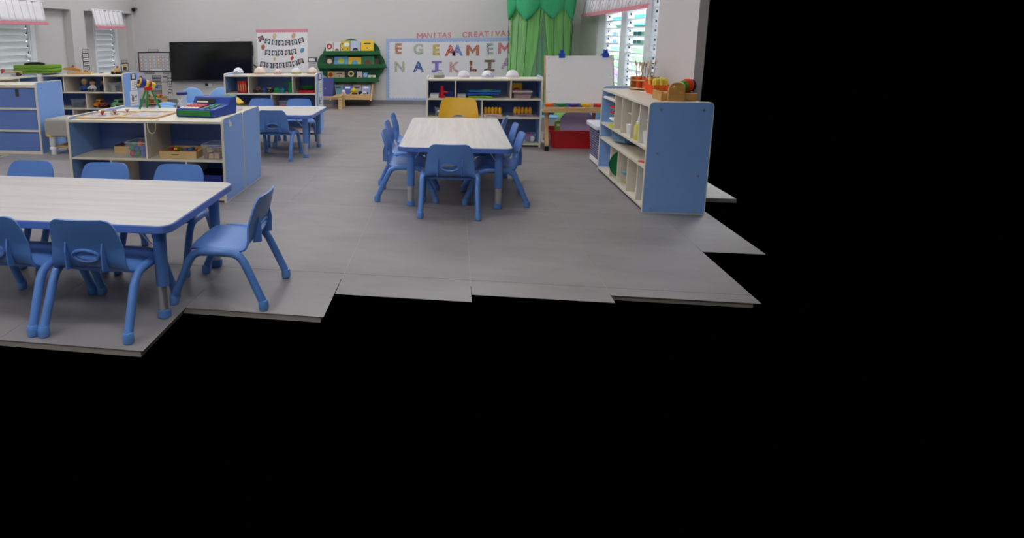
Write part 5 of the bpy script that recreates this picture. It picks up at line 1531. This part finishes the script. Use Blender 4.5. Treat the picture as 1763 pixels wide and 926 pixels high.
# second basket further back, red orange
t = thing('orange_ring_stack', 'stack of flat orange rings behind the lattice basket', 'toy', (1.54, 5.12, ZC))
for k in range(5):
    mk('ring', G().lathe([(.02, .02 * k), (.055, .02 * k), (.058, .02 * k + .009), (.055, .02 * k + .018), (.02, .02 * k + .018)], 20), ORANGE if k % 2 else mat('ring_red', '#e0481e', .4), t, smooth=True)
# peg board toy with discs
t = thing('peg_toy', 'wooden peg toy with a rounded upright board at the near end of the craft shelf', 'toy', (1.48, 4.41, ZC))
mk('upright', G().prism(rrect(-.052, 0, .052, .125, .045, 8, (0, 0, 1, 1)), 'y', -.012, .012), WOODY, t, bevel=.003)
mk('base', G().box(-.09, .0125, 0, .14, .2, .05).box(-.09, .0125, .0501, -.075, .2, .062), WOODY, t, bevel=.003)
for x, z in ((-.02, .098), (.025, .062)):
    mk('peg', G().tube([(x, -.0121, z), (x, -.035, z - .006)], [.011, .008], 10), WOODY, t, smooth=True)
for k, (c, nm, r) in enumerate((('#d9d23a', 'yellow', .036), ('#2f8a3a', 'green', .04), ('#e8501e', 'orange', .046), ('#e8501e', 'second orange', .046), ('#4a3a5a', 'dark violet', .044))):
    o = thing('toy_disc', '%s toy disc lined up on the wooden peg toy' % nm, 'disc', (1.535 + .02 * k, 4.50 + .012 * k, ZC + .0505 + r), rot=(0, 0, .5), group='discs on the peg toy')
    m = mat('disc_' + nm, c, .4)
    mk('disc', G().lathe([(.008, -.008), (r * .9, -.008), (r, 0), (r * .9, .008), (.008, .008)], 22, (0, 0, 0), 'x'), m, o, smooth=True)
    mk('hub', G().lathe([(.012, -.0105), (.013, -.0082), (.013, .0082), (.012, .0105)], 14, (0, 0, 0), 'x'), mat('hub_dark', '#7a2a14', .5) if k > 1 else m, o, smooth=True)
t = thing('white_lid', 'small white lid lying by the brush caddy', 'lid', (1.47, 5.05, ZC))
mk('lid', G().lathe([(.03, 0), (.032, .003), (.03, .008), (.01, .009)], 20), WHITE, t, smooth=True)

# ================================================================== outside the right window
gd = struct('ground_outside', G().box(2.4, 13.1, -.12, 4.8, 16, -.02), mat('concrete', '#b4b2ac', .9, vary=.1))
t = thing('neighbour_building', 'white and teal building seen through the open louvres', 'building', (3.7, 14.2, -.02))
mk('wall', G().box(-1.3, 0, 0, 1.4, .3, 3.2), mat('facade_white', '#f4f2ee', .8), t)
mk('awning', G().prism([(-.55, 1.62), (0, 1.80), (0, 1.74), (-.55, 1.56)], 'x', -.55, 1.4), mat('awning_teal', '#3fc0d0', .6), t)
mk('fascia', G().box(-.55, -.56, 1.34, 1.4, -.53, 1.6), mat('fascia_teal', '#58c8d6', .6), t)
for k in range(7):
    x = -.42 + .25 * k
    w = mk('window', G().box(x, -.02, .95, x + .19, -.0005, 1.28), mat('facade_frame', '#c9d8e4', .6), t)
    mk('pane', G().box(x + .02, -.026, .97, x + .085, -.0205, 1.26).box(x + .105, -.026, .97, x + .17, -.0205, 1.26), mat('facade_pane', '#6f8fb4', .3), w)
mk('band', G().box(-.5, -.015, .82, 1.4, -.0005, .95), mat('facade_band', '#7fc4d0', .7), t)
t = thing('garden_wall', 'light green wall with a painted mural outside the window', 'wall', (3.75, 13.5, -.02))
mk('wall', G().box(-.75, 0, 0, 1.15, .12, .86), mat('mural_green', '#8fd8a0', .8), t)
MU = [(-.45, .35, .16, '#9a8fd8'), (-.1, .25, .2, '#e8e6f4'), (.1, .5, .13, '#f0f4f0'), (.3, .3, .18, '#4a9f8c'), (.55, .45, .16, '#8fa0e0'), (.85, .3, .2, '#6fc49a'), (.0, .12, .12, '#d89ab0'), (.6, .15, .12, '#3f8f6a'), (-.55, .12, .1, '#d8c4e8')]
for k, (x, z, r, c) in enumerate(MU):
    mk('painted_disc', G().prism(disc(x, z, r, 18, 1.1, .8), 'y', -.004 - .001 * k, -.0005), mat('mural_%d' % k, c, .8), t)
